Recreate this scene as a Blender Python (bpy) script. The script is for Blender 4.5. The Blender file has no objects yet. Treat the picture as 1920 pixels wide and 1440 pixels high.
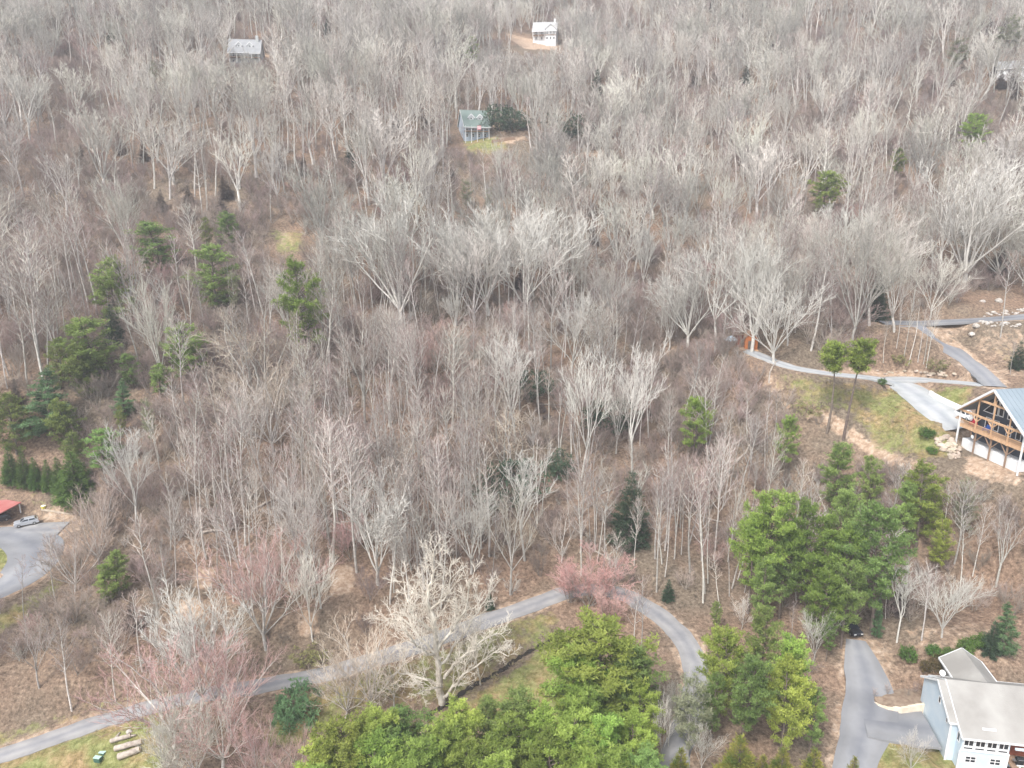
import bpy, bmesh, math, random
import numpy as np
from mathutils import Vector, Matrix
R = math.radians
S = bpy.context.scene
COL = S.collection
random.seed(7); np.random.seed(7)

# ------------------------------------------------------------------ camera, sky, sun, exposure
CAMZ, PITCH, F = 76.0, R(15.0), 1331.0          # drone height (m), downward pitch, focal length in photo pixels
cp, sp = math.cos(PITCH), math.sin(PITCH)
cam = bpy.data.objects.new('camera', bpy.data.cameras.new('camera'))
COL.objects.link(cam)
cam.location = (0, 0, CAMZ); cam.rotation_euler = (R(90) - PITCH, 0, 0)
cam.data.sensor_width = 36; cam.data.lens = 36 * F / 1920
cam.data.clip_start = 1; cam.data.clip_end = 4000
S.camera = cam
SUN_EL, SUN_AZ = R(52), R(215)                  # azimuth clockwise from +Y: behind the camera, to the left
w = bpy.data.worlds.new('World'); S.world = w; w.use_nodes = True
nt = w.node_tree; nt.nodes.clear()
sky = nt.nodes.new('ShaderNodeTexSky'); sky.sky_type = 'NISHITA'; sky.sun_disc = False
sky.sun_elevation = SUN_EL; sky.sun_rotation = SUN_AZ
sky.air_density = 1.2; sky.dust_density = 4.0; sky.ozone_density = 1.0; sky.altitude = 700
hs = nt.nodes.new('ShaderNodeHueSaturation'); hs.inputs['Saturation'].default_value = 0.42
bg = nt.nodes.new('ShaderNodeBackground'); bg.inputs['Strength'].default_value = 0.15
ow = nt.nodes.new('ShaderNodeOutputWorld')
nt.links.new(sky.outputs[0], hs.inputs['Color']); nt.links.new(hs.outputs[0], bg.inputs[0]); nt.links.new(bg.outputs[0], ow.inputs[0])
sl = bpy.data.lights.new('sun', 'SUN'); sl.energy = 2.1; sl.angle = R(11); sl.color = (1.0, 0.975, 0.94)
sun = bpy.data.objects.new('sun', sl); COL.objects.link(sun)
sun.rotation_euler = (R(90) - SUN_EL, 0, math.pi - SUN_AZ)
S.view_settings.view_transform = 'Standard'; S.view_settings.look = 'None'
S.view_settings.exposure = 1.05; S.view_settings.gamma = 1.0; S.view_settings.use_curve_mapping = False

# ------------------------------------------------------------------ helpers
def tag(o, label=None, cat=None, group=None, kind=None):
    if label: o['label'] = label
    if cat: o['category'] = cat
    if group: o['group'] = group
    if kind: o['kind'] = kind
    return o
def empty(name, loc, rz=0):
    o = bpy.data.objects.new(name, None); COL.objects.link(o)
    o.location = loc; o.rotation_euler = (0, 0, rz); o.empty_display_size = 0.3
    return o
def link(name, me, parent=None):
    o = bpy.data.objects.new(name, me); COL.objects.link(o)
    if parent: o.parent = parent
    return o
class MB:
    def __init__(s): s.v = []; s.f = []; s.m = []
    def add(s, vs, fs, mi=0):
        n = len(s.v); s.v += [tuple(p) for p in vs]
        for f in fs: s.f.append(tuple(i + n for i in f)); s.m.append(mi)
    def box(s, x0, y0, z0, x1, y1, z1, mi=0):
        s.add([(x0,y0,z0),(x1,y0,z0),(x1,y1,z0),(x0,y1,z0),(x0,y0,z1),(x1,y0,z1),(x1,y1,z1),(x0,y1,z1)],
              [(0,3,2,1),(4,5,6,7),(0,1,5,4),(1,2,6,5),(2,3,7,6),(3,0,4,7)], mi)
    def beam(s, a, b, w, h=None, mi=0):
        h = h or w; a = Vector(a); b = Vector(b); d = (b - a).normalized()
        u = d.cross(Vector((0,0,1)))
        if u.length < 1e-3: u = Vector((1,0,0))
        u.normalize(); n = u.cross(d); u = u * (w/2); n = n * (h/2)
        vs = [a-u-n, a+u-n, a+u+n, a-u+n, b-u-n, b+u-n, b+u+n, b-u+n]
        s.add(vs, [(0,3,2,1),(4,5,6,7),(0,1,5,4),(1,2,6,5),(2,3,7,6),(3,0,4,7)], mi)
    def tube(s, pts, rad, n=8, mi=0, cap=True):
        k = len(s.v); pts = [Vector(p) for p in pts]
        for i, p in enumerate(pts):
            d = (pts[min(i+1, len(pts)-1)] - pts[max(i-1, 0)]).normalized()
            u = d.cross(Vector((0.31, 0.87, 0.21)))
            if u.length < 0.05: u = d.cross(Vector((1, 0, 0)))
            u.normalize(); q = d.cross(u)
            r = rad[i] if isinstance(rad, (list, tuple)) else rad
            for j in range(n):
                a = 2*math.pi*j/n
                s.v.append(tuple(p + u*(r*math.cos(a)) + q*(r*math.sin(a))))
        for i in range(len(pts)-1):
            for j in range(n):
                a = k+i*n+j; b = k+i*n+(j+1) % n
                s.f.append((a, b, b+n, a+n)); s.m.append(mi)
        if cap:
            s.f.append(tuple(k+j for j in range(n))[::-1]); s.m.append(mi)
            e = k+(len(pts)-1)*n
            s.f.append(tuple(e+j for j in range(n))); s.m.append(mi)
    def prism(s, poly, ax, t0, t1, mi=0):
        """extrude a 2D polygon along axis ax ('x','y','z') from t0 to t1"""
        def P(a, b, t): return {'x': (t,a,b), 'y': (a,t,b), 'z': (a,b,t)}[ax]
        n = len(poly)
        vs = [P(a,b,t0) for a,b in poly] + [P(a,b,t1) for a,b in poly]
        fs = [tuple(range(n))[::-1], tuple(range(n, 2*n))] + [(i, (i+1) % n, n+(i+1) % n, n+i) for i in range(n)]
        s.add(vs, fs, mi)
    def slab(s, q, t, mi=0):
        """quad q (4 points) thickened by t along its normal, downwards"""
        q = [Vector(p) for p in q]; nrm = (q[1]-q[0]).cross(q[2]-q[0]).normalized()
        if nrm.z < 0: nrm = -nrm
        lo = [p - nrm*t for p in q]
        s.add(q+lo, [(0,1,2,3),(7,6,5,4),(0,4,5,1),(1,5,6,2),(2,6,7,3),(3,7,4,0)], mi)
    def mesh(s, name, mats, fix=True, smooth=False):
        me = bpy.data.meshes.new(name); me.from_pydata(s.v, [], s.f)
        for m in (mats if isinstance(mats, (list, tuple)) else [mats]): me.materials.append(m)
        if max(s.m, default=0) > 0: me.polygons.foreach_set('material_index', s.m)
        if fix:
            bm = bmesh.new(); bm.from_mesh(me); bmesh.ops.recalc_face_normals(bm, faces=bm.faces); bm.to_mesh(me); bm.free()
        if smooth: me.polygons.foreach_set('use_smooth', [True]*len(me.polygons))
        me.update(); return me
    def build(s, name, mats, parent=None, fix=True, smooth=False): return link(name, s.mesh(name, mats, fix, smooth), parent)

# ------------------------------------------------------------------ materials
def mat(name, col, rough=0.8, col2=None, scale=4.0, detail=4.0, spec=0.25, metal=0.0, var=0.0, transl=0.0, bump=0.0, bscale=20.0, stretch=None, coords='Object'):
    m = bpy.data.materials.new(name); m.use_nodes = True
    t = m.node_tree; N = t.nodes; L = t.links; b = N['Principled BSDF']
    b.inputs['Roughness'].default_value = rough; b.inputs['Specular IOR Level'].default_value = spec; b.inputs['Metallic'].default_value = metal
    tc = N.new('ShaderNodeTexCoord'); src = tc.outputs[coords]
    if stretch:
        mp = N.new('ShaderNodeMapping'); mp.inputs['Scale'].default_value = stretch; L.new(src, mp.inputs[0]); src = mp.outputs[0]
    out = None
    if col2:
        nz = N.new('ShaderNodeTexNoise'); nz.inputs['Scale'].default_value = scale; nz.inputs['Detail'].default_value = detail
        L.new(src, nz.inputs['Vector'])
        rp = N.new('ShaderNodeValToRGB'); rp.color_ramp.elements[0].position = 0.35; rp.color_ramp.elements[1].position = 0.65
        rp.color_ramp.elements[0].color = (*col, 1); rp.color_ramp.elements[1].color = (*col2, 1)
        L.new(nz.outputs[0], rp.inputs[0]); out = rp.outputs[0]
    else:
        rgb = N.new('ShaderNodeRGB'); rgb.outputs[0].default_value = (*col, 1); out = rgb.outputs[0]
    if var:
        oi = N.new('ShaderNodeObjectInfo'); mr = N.new('ShaderNodeMapRange')
        mr.inputs['To Min'].default_value = 1-var; mr.inputs['To Max'].default_value = 1+var
        L.new(oi.outputs['Random'], mr.inputs['Value'])
        hsv = N.new('ShaderNodeHueSaturation'); L.new(out, hsv.inputs['Color']); L.new(mr.outputs[0], hsv.inputs['Value'])
        wn = N.new('ShaderNodeTexWhiteNoise'); wn.noise_dimensions = '1D'; L.new(oi.outputs['Random'], wn.inputs['W'])
        m2 = N.new('ShaderNodeMapRange'); m2.inputs['To Min'].default_value = 0.5-0.03*var/0.3; m2.inputs['To Max'].default_value = 0.5+0.02*var/0.3
        L.new(wn.outputs['Value'], m2.inputs['Value']); L.new(m2.outputs[0], hsv.inputs['Hue']); out = hsv.outputs[0]
    L.new(out, b.inputs['Base Color'])
    if bump:
        n2 = N.new('ShaderNodeTexNoise'); n2.inputs['Scale'].default_value = bscale; n2.inputs['Detail'].default_value = 3; L.new(src, n2.inputs['Vector'])
        bp = N.new('ShaderNodeBump'); bp.inputs['Strength'].default_value = bump; bp.inputs['Distance'].default_value = 0.1
        L.new(n2.outputs[0], bp.inputs['Height']); L.new(bp.outputs[0], b.inputs['Normal'])
    if transl:
        tr = N.new('ShaderNodeBsdfTranslucent'); L.new(out, tr.inputs[0])
        mx = N.new('ShaderNodeMixShader'); mx.inputs[0].default_value = transl
        L.new(b.outputs[0], mx.inputs[1]); L.new(tr.outputs[0], mx.inputs[2]); L.new(mx.outputs[0], N['Material Output'].inputs[0])
    return m
M = {}
M['bark_pale'] = mat('bark_pale', (0.38,0.355,0.32), 0.9, (0.58,0.55,0.50), 1.6, var=0.30)
M['bark_cream'] = mat('bark_cream', (0.48,0.455,0.41), 0.9, (0.64,0.615,0.56), 1.2, var=0.12)
M['twig_cream'] = mat('twig_cream', (0.47,0.45,0.405), 0.9, (0.60,0.58,0.53), 0.4, var=0.12)
M['tuft'] = mat('dry_grass', (0.30,0.27,0.12), 0.9, (0.46,0.40,0.23), 0.6, var=0.3, transl=0.3)
M['bark_grey'] = mat('bark_grey', (0.25,0.22,0.19), 0.9, (0.37,0.33,0.29), 1.6, var=0.28)
M['bark_white'] = mat('bark_white', (0.68,0.64,0.56), 0.8, (0.40,0.35,0.28), 0.9, var=0.08)
M['bark_dark'] = mat('bark_dark', (0.12,0.095,0.08), 0.95, (0.20,0.16,0.13), 2.0, var=0.15)
M['twig_grey'] = mat('twig_grey', (0.41,0.385,0.335), 0.9, (0.53,0.505,0.445), 0.4, var=0.36)
M['twig_tan'] = mat('twig_tan', (0.44,0.36,0.28), 0.9, (0.52,0.44,0.36), 0.5, var=0.2)
M['twig_mauve'] = mat('twig_mauve', (0.29,0.222,0.19), 0.9, (0.375,0.305,0.262), 0.4, var=0.32)
M['twig_white'] = mat('twig_white', (0.58,0.52,0.44), 0.9, (0.66,0.61,0.53), 0.5, var=0.06)
M['twig_red'] = mat('twig_red', (0.44,0.26,0.235), 0.9, (0.42,0.31,0.28), 0.35, var=0.15)
M['twig_coral'] = mat('twig_coral', (0.60,0.32,0.29), 0.9, (0.55,0.37,0.34), 0.35, var=0.1)
M['twig_pink'] = mat('twig_pink', (0.40,0.24,0.21), 0.9, (0.40,0.29,0.26), 0.35, var=0.15)
M['pine_bright'] = mat('pine_bright', (0.18,0.26,0.05), 0.6, (0.39,0.50,0.11), 0.45, 3, var=0.28, transl=0.38)
M['pine_mid'] = mat('pine_mid', (0.15,0.225,0.062), 0.6, (0.30,0.41,0.12), 0.45, 3, var=0.22, transl=0.38)
M['pine_left'] = mat('pine_left', (0.165,0.255,0.07), 0.6, (0.32,0.45,0.13), 0.45, 3, var=0.22, transl=0.38)
M['pine_blue'] = mat('pine_blue', (0.09,0.175,0.075), 0.6, (0.20,0.33,0.15), 0.5, 3, var=0.15, transl=0.38)
M['pine_olive'] = mat('pine_olive', (0.15,0.19,0.05), 0.65, (0.28,0.32,0.095), 0.5, 3, var=0.15, transl=0.4)
M['pine_pale'] = mat('pine_pale', (0.22,0.24,0.13), 0.8, (0.36,0.36,0.24), 0.5, 3, var=0.12, transl=0.3)
M['spruce'] = mat('spruce', (0.065,0.125,0.03), 0.65, (0.16,0.26,0.06), 0.8, 3, var=0.15, transl=0.35)
M['thuja'] = mat('thuja', (0.10,0.15,0.025), 0.65, (0.36,0.32,0.07), 0.9, 3, var=0.12, transl=0.25)
M['hemlock'] = mat('hemlock', (0.035,0.068,0.036), 0.7, (0.075,0.12,0.065), 0.6, 3, var=0.2, transl=0.15)
M['shrub_green'] = mat('shrub_green', (0.06,0.13,0.02), 0.6, (0.13,0.23,0.05), 1.2, 3, var=0.15, transl=0.2)
M['shrub_brown'] = mat('shrub_brown', (0.10,0.085,0.03), 0.8, (0.19,0.14,0.06), 1.2, 3, var=0.15, transl=0.2)
M['shrub_yellow'] = mat('shrub_yellow', (0.22,0.23,0.08), 0.8, (0.33,0.32,0.14), 0.8, 3, var=0.15, transl=0.3)
M['asphalt'] = mat('asphalt', (0.235,0.235,0.245), 0.85, (0.315,0.31,0.31), 0.35, 6, bump=0.15, bscale=8)
M['asphalt_dark'] = mat('asphalt_dark', (0.19,0.195,0.21), 0.8, (0.27,0.275,0.29), 0.12, 5, bump=0.15, bscale=8)
M['concrete'] = mat('concrete', (0.34,0.36,0.37), 0.85, (0.42,0.43,0.44), 0.3, 5)
M['white'] = mat('white_paint', (0.78,0.78,0.78), 0.5, (0.72,0.73,0.73), 1.0)
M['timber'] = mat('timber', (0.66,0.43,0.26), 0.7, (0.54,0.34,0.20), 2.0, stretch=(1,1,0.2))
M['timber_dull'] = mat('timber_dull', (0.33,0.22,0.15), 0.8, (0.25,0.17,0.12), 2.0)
M['siding_dark'] = mat('siding_dark', (0.045,0.055,0.075), 0.6, (0.06,0.07,0.09), 1.0)
M['siding_blue'] = mat('siding_blue', (0.50,0.60,0.68), 0.6, (0.57,0.65,0.71), 0.6)
M['siding_grey'] = mat('siding_grey', (0.50,0.51,0.50), 0.7, (0.42,0.43,0.42), 0.6)
M['siding_slate'] = mat('siding_slate', (0.40,0.47,0.55), 0.7, (0.46,0.52,0.6), 0.6)
M['glass'] = mat('window_glass', (0.02,0.024,0.03), 0.08, spec=0.6)
M['metal_roof'] = mat('metal_roof', (0.215,0.26,0.295), 0.5, (0.25,0.295,0.33), 0.2, spec=0.5)
M['shingle'] = mat('shingle_roof', (0.27,0.255,0.235), 0.9, (0.36,0.345,0.32), 0.25, 6, bump=0.3, bscale=6)
M['shingle_grey'] = mat('shingle_grey', (0.26,0.265,0.27), 0.9, (0.31,0.31,0.315), 0.6, 6)
M['roof_green'] = mat('roof_green', (0.14,0.185,0.165), 0.6, (0.18,0.22,0.20), 0.4)
M['roof_white'] = mat('roof_pale', (0.42,0.42,0.41), 0.6, (0.38,0.38,0.38), 0.4)
M['roof_red'] = mat('roof_red', (0.42,0.13,0.12), 0.5, (0.46,0.19,0.17), 0.5)
M['red_board'] = mat('red_board', (0.26,0.075,0.04), 0.6, (0.20,0.055,0.03), 1.5)
M['beige_wall'] = mat('beige_wall', (0.66,0.56,0.43), 0.85, (0.74,0.65,0.53), 0.9)
M['soil_bed'] = mat('soil_bed', (0.20,0.14,0.10), 0.95, (0.30,0.23,0.17), 1.5, bump=0.5, bscale=5)
M['stone'] = mat('stone', (0.38,0.31,0.24), 0.9, (0.52,0.45,0.36), 1.0, var=0.2, bump=0.5, bscale=3)
M['stone_white'] = mat('stone_white', (0.40,0.36,0.32), 0.9, (0.54,0.50,0.45), 1.0, var=0.12, bump=0.5, bscale=3)
M['orange_wood'] = mat('orange_wood', (0.50,0.17,0.05), 0.7, (0.42,0.14,0.05), 1.0)
M['tarp_blue'] = mat('tarp_blue', (0.28,0.40,0.50), 0.5, (0.42,0.50,0.55), 0.8)
M['car_silver'] = mat('car_silver', (0.55,0.57,0.60), 0.25, spec=0.6, metal=0.4)
M['car_dark'] = mat('car_dark', (0.02,0.02,0.025), 0.25, spec=0.6)
M['car_white'] = mat('car_white', (0.75,0.76,0.77), 0.25, spec=0.6)
M['rubber'] = mat('rubber', (0.02,0.02,0.02), 0.9)
M['rim'] = mat('rim', (0.5,0.5,0.5), 0.3, metal=0.8)
M['lamp'] = mat('headlamp', (0.75,0.75,0.72), 0.1, spec=0.6)
M['red_lens'] = mat('red_lens', (0.4,0.02,0.02), 0.2, spec=0.6)
M['log'] = mat('log_bark', (0.48,0.42,0.36), 0.9, (0.30,0.25,0.21), 1.8, 5, bump=0.4, bscale=6)
M['log_end'] = mat('log_end', (0.62,0.52,0.40), 0.9, (0.52,0.42,0.31), 3)
M['box_green'] = mat('box_green', (0.05,0.12,0.09), 0.5)
M['box_top'] = mat('box_top', (0.42,0.58,0.50), 0.5)
M['yellow'] = mat('yellow_plastic', (0.70,0.62,0.15), 0.5)
M['red_fabric'] = mat('red_fabric', (0.50,0.03,0.06), 0.8)
M['blue_fabric'] = mat('blue_fabric', (0.03,0.10,0.35), 0.8)
M['black'] = mat('black_metal', (0.02,0.02,0.022), 0.5)
M['water'] = mat('creek_water', (0.025,0.02,0.015), 0.15, spec=0.5)

# ------------------------------------------------------------------ picture <-> place
def project(p):
    x, y, z = p[0], p[1], p[2] - CAMZ
    d = y*cp - z*sp
    return 960 + F*x/d, 720 - F*(y*sp + z*cp)/d, d
def unproj(px, py, d):
    u = (px-960)/F; v = (py-720)/F
    return (u*d, d*(cp - v*sp), CAMZ - d*(sp + v*cp))
def dz(px, py, Z): return (CAMZ - Z)/(sp + (py-720)/F*cp)      # depth at which a pixel's ray meets height Z

# ------------------------------------------------------------------ terrain
CT = []   # control points
for px, py, Z in [   # valley and lower slopes: (pixel, height)
    (0,1420,-7),(200,1350,-5),(400,1302,-3),(560,1274,-2),(740,1225,0),(900,1168,1),(1010,1130,2),(1110,1105,2.6),(1210,1140,2),(1300,1235,1),(1265,1420,-1),
    (100,1440,-8),(400,1440,-6),(700,1440,-4),(1000,1440,-2.5),(1150,1300,-1),(900,1250,-1.5),(1000,1200,0),
    (1620,1300,1),(1590,1400,0.5),(1600,1215,3.2),(1720,1350,1.2),(1850,1215,6.5),(1850,1440,-1.8),(1400,1300,0.6),(1500,1200,2.8),(1400,1050,6),(1500,1000,9),(1600,1000,11.5),
    (1700,1150,6),(1700,1000,13),(1850,1100,9),(1850,960,17),(1450,850,20),(1600,850,21.5),(1700,880,22.5),(1800,880,25),(1900,900,25.5),
    (1680,712,33),(1780,780,31),(1780,720,34),(1500,690,36),(1440,672,37),(1405,645,39.5),(1650,600,44),(1780,602,44.5),(1920,592,46),(1790,660,38.8),(1860,722,35.5),(1690,650,38),(1900,660,39.5),(1620,760,30),(1700,800,28),
    (20,1080,7),(50,980,9),(150,990,10),(130,1080,5.5),(30,1160,3.5),(200,1180,2.5),(140,925,13.5),(20,900,14),(30,830,21),(200,830,20),
    (400,1220,0.2),(560,1200,3),(560,1080,7.5),(400,1080,6.5),(760,1120,4.5),(300,1000,11.5),
    ]: CT.append(unproj(px, py, dz(px, py, Z)))
for px, py, d in [   # hillside: (pixel, depth)
    (960,1080,138),(960,1000,147),(960,900,158),(960,800,171),(960,720,185),(960,600,206),(960,500,228),(960,400,251),(930,320,272),(890,264,290),(990,250,296),(960,180,325),(1025,86,418),(960,75,410),(960,0,475),(960,-120,570),
    (60,700,172),(30,500,211),(30,300,258),(30,100,325),(30,0,375),(30,-120,450),
    (300,800,165),(300,650,186),(300,500,213),(300,300,255),(462,128,318),(470,60,350),(400,0,390),(450,-120,460),
    (600,900,156),(600,700,185),(600,500,222),(600,300,262),(700,150,325),(700,0,420),
    (1180,1000,148),(1200,900,160),(1250,750,185),(1250,600,212),(1300,450,246),(1300,300,292),(1300,150,355),(1300,0,440),(1300,-120,540),
    (1500,560,207),(1550,420,240),(1550,250,290),(1600,100,350),(1600,0,400),(1840,545,202),(1840,400,238),(1840,250,283),(1840,100,336),(1840,0,385),(1840,-120,460),
    ]: CT.append(unproj(px, py, d))
CT += [(x, y, z) for x in (-160, -60, 60, 160) for y, z in ((30, -13), (-60, -16))]
CT = np.array(CT)
def tps_fit(c, lam=2.0):
    n = len(c); s = 100.0; P = c[:, :2]/s
    r2 = ((P[:, None]-P[None])**2).sum(-1); K = np.where(r2 > 0, 0.5*r2*np.log(r2+1e-12), 0) + lam*1e-4*np.eye(n)
    A = np.zeros((n+3, n+3)); A[:n,:n] = K; A[:n,n] = 1; A[:n,n+1:] = P; A[n,:n] = 1; A[n+1:,:n] = P.T
    wv = np.linalg.solve(A, np.concatenate([c[:,2], np.zeros(3)]))
    def f(x, y):
        q = np.stack([np.ravel(x), np.ravel(y)], 1)/s; out = np.empty(len(q))
        for i in range(0, len(q), 20000):
            b = q[i:i+20000]; r2 = ((b[:,None]-P[None])**2).sum(-1)
            out[i:i+20000] = (0.5*r2*np.log(r2+1e-12)) @ wv[:n] + wv[n] + b @ wv[n+1:]
        return out.reshape(np.shape(x))
    return f
tps = tps_fit(CT)
def axis(breaks):
    a = [breaks[0][0]]
    for (s0, step, s1) in breaks:
        while a[-1] + step <= s1 + 1e-6: a.append(a[-1] + step)
    return np.array(a)
GX = axis([(-700,20,-460),(0,5,-200),(0,2.5,-130),(0,1.0,130),(0,2.5,200),(0,5,460),(0,20,700)])
GY = axis([(-120,12,60),(0,2,76),(0,1.0,200),(0,1.5,260),(0,2.5,330),(0,4,500),(0,10,760)])
XX, YY = np.meshgrid(GX, GY)
ZZ = tps(XX, YY)
far = np.clip((YY-540)/200, 0, 1); ZZ = ZZ*(1-far) + far*np.minimum(ZZ, 230)
side = np.clip((np.abs(XX)-0.95*np.maximum(YY,60)-60)/150, 0, 1)
ZZ = ZZ*(1-side) + side*np.clip(ZZ, -20, 240)
VN = {}
def vnoise(x, y, sc, seed):
    if seed not in VN: VN[seed] = np.random.RandomState(seed).rand(256, 256)
    T = VN[seed]
    u = x/sc; v = y/sc; i = np.floor(u).astype(int); j = np.floor(v).astype(int); fu = u-i; fv = v-j
    fu = fu*fu*(3-2*fu); fv = fv*fv*(3-2*fv); g = lambda a, b: T[a % 256, b % 256]
    return (g(i,j)*(1-fu)+g(i+1,j)*fu)*(1-fv) + (g(i,j+1)*(1-fu)+g(i+1,j+1)*fu)*fv - 0.5
ZZ = ZZ + vnoise(XX,YY,24,1)*2.2 + vnoise(XX,YY,9,2)*0.9 + vnoise(XX,YY,3.3,3)*0.3
def sample(A, x, y):
    i = int(np.clip(np.searchsorted(GX, x)-1, 0, len(GX)-2)); j = int(np.clip(np.searchsorted(GY, y)-1, 0, len(GY)-2))
    fx = (x-GX[i])/(GX[i+1]-GX[i]); fy = (y-GY[j])/(GY[j+1]-GY[j])
    fx = min(max(fx,0),1); fy = min(max(fy,0),1)
    return float((A[j,i]*(1-fx)+A[j,i+1]*fx)*(1-fy)+(A[j+1,i]*(1-fx)+A[j+1,i+1]*fx)*fy)
def vn1(x, y, sc, seed):
    if seed not in VN: VN[seed] = np.random.RandomState(seed).rand(256, 256)
    T = VN[seed]; u = x/sc; v = y/sc; i = math.floor(u); j = math.floor(v); fu = u-i; fv = v-j; fu = fu*fu*(3-2*fu); fv = fv*fv*(3-2*fv); i %= 255; j %= 255
    return float((T[i,j]*(1-fu)+T[i+1,j]*fu)*(1-fv)+(T[i,j+1]*(1-fu)+T[i+1,j+1]*fu)*fv)-0.5
def hz(x, y): return sample(ZZ, x, y)
def G(px, py):
    """the point of ground seen at a pixel of the photograph"""
    d = 70.0; last = d
    while d < 640:
        x, y, z = unproj(px, py, d)
        if hz(x, y) > z: break
        last = d; d += 1.5
    lo, hi = last, d
    for _ in range(18):
        m = (lo+hi)/2; x, y, z = unproj(px, py, m)
        if hz(x, y) > z: hi = m
        else: lo = m
    x, y, z = unproj(px, py, hi)
    return Vector((x, y, hz(x, y)))

def pad(x, y, r, z, blend=5.0):
    global ZZ
    D = np.sqrt((XX-x)**2+(YY-y)**2); k = np.clip((D-r)/blend, 0, 1); k = k*k*(3-2*k)
    ZZ = ZZ*k + z*(1-k)

# roads: list of (pixel x, pixel y, full width in m); flattened into the ground, then laid 6 to 12 cm above it
def catmull(P, n):
    out = []
    for i in range(len(P)-1):
        p0, p1, p2, p3 = P[max(i-1,0)], P[i], P[i+1], P[min(i+2,len(P)-1)]
        for k in range(n):
            t = k/n
            out.append(0.5*((2*p1)+(-p0+p2)*t+(2*p0-5*p1+4*p2-p3)*t*t+(-p0+3*p1-3*p2+p3)*t**3))
    out.append(P[-1]); return np.array(out)
ROADS = []; LOCK = np.zeros(XX.shape, bool)
def road(name, nodes, material, lift, sm=9):
    global LOCK
    P = []
    for px, py, wd in nodes:
        g = G(px, py); P.append([g.x, g.y, g.z, wd])
    C = catmull(np.array(P), 12)
    k = np.ones(sm)/sm; z = np.pad(C[:,2], sm//2, mode='edge'); C[:,2] = np.convolve(z, k, 'valid')
    ROADS.append((name, C, material, lift, True))
    bb = (XX > C[:,0].min()-16)&(XX < C[:,0].max()+16)&(YY > C[:,1].min()-16)&(YY < C[:,1].max()+16)
    xs, ys = XX[bb], YY[bb]; b = np.full(xs.shape, 1e9); zr = np.zeros(xs.shape)
    tt = np.linspace(0, len(C)-1, len(C)*5); Cd = np.stack([np.interp(tt, np.arange(len(C)), C[:,q]) for q in range(4)], 1)
    for c in Cd:
        D = np.hypot(xs-c[0], ys-c[1])-c[3]/2; u = D < b; b[u] = D[u]; zr[u] = c[2]
    k = np.clip((b-1.6)/5.0, 0, 1); k = k*k*(3-2*k); old = ZZ[bb]; new = old*k+(zr-0.03)*(1-k)
    ZZ[bb] = np.where(LOCK[bb], np.minimum(old, new), new)
    L2 = LOCK[bb]; L2 |= b < 1.4; LOCK[bb] = L2
road('road', [(-60,1440,3.7),(0,1418,3.7),(90,1388,3.7),(200,1350,3.7),(300,1322,3.7),(400,1300,3.8),(480,1288,3.8),(560,1274,3.8),(640,1256,3.9),(740,1225,4),(830,1195,4),(910,1165,4.1),(960,1148,4.2),(1010,1130,4.2),(1060,1112,4.2),(1110,1106,4.2),(1160,1113,4.2),(1210,1136,4.2),(1252,1168,4.2),(1285,1203,4.2),(1304,1245,4.2),(1306,1295,4),(1292,1345,4),(1272,1400,4),(1262,1450,4),(1256,1500,4)], 'asphalt', 0.06)
road('driveway', [(1604,1200,3.0),(1612,1225,4.6),(1622,1260,6.2),(1632,1300,7.0),(1630,1345,7.5),(1612,1400,5.6),(1600,1450,5.2),(1592,1500,5.2)], 'asphalt_dark', 0.06)
road('parking_apron', [(1620,1350,7.0),(1680,1360,7.5),(1746,1368,7.5)], 'asphalt_dark', 0.085)
road('turning_circle', [(-40,1004,7),(20,1004,8),(62,1020,9.5),(66,1045,9.5),(40,1078,9),(0,1103,8),(-40,1122,7)], 'asphalt_dark', 0.06)
road('parking_pad', [(36,994,6.5),(80,994,7.0),(120,990,6.0)], 'asphalt', 0.085)
road('gravel_drive', [(1402,656,5),(1440,674,4.6),(1490,690,4.6),(1560,701,4.6),(1640,710,5.4),(1690,722,7.5),(1730,748,8.0),(1765,778,8.0),(1795,806,7.0)], 'concrete', 0.06)
road('drive_arm', [(1668,712,5),(1720,712,5),(1780,716,4.4),(1850,722,4)], 'concrete', 0.085)
road('upper_road', [(1648,603,6),(1700,606,7),(1760,604,6.5),(1840,600,5.5),(1920,594,5.5),(1990,586,5.5)], 'asphalt_dark', 0.06)
road('side_road', [(1722,610,12),(1748,631,9),(1775,651,6.5),(1802,669,5.2),(1832,692,4.8),(1866,726,4.4)], 'asphalt_dark', 0.085)
ROADXY = np.concatenate([np.c_[C[:,:2], C[:,3]/2] for _, C, _, _, _ in ROADS])
def road_dist(x, y): return float(np.min(np.hypot(ROADXY[:,0]-x, ROADXY[:,1]-y) - ROADXY[:,2]))
# house pads
pad(93+6, 129, 9, 26.2, 6)      # timber house
pad(67, 84, 7.5, -0.6, 4)
# creek trench
CREEK = [(800,1338),(815,1328),(840,1316),(862,1300),(885,1283),(905,1270),(925,1262),(942,1250),(955,1240),(968,1230),(985,1220),(1000,1212),(1015,1203),(1030,1194),(1044,1182),(1052,1176)]
CK = catmull(np.array([list(G(a+random.uniform(-3,3), b)) for a, b in CREEK]), 6)
for c in CK:
    D = np.hypot(XX-c[0], YY-c[1]); ZZ -= 0.0 + np.clip(1-D/1.3, 0, 1)*0.22
ckz = np.array([hz(c[0], c[1]) for c in CK])

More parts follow.
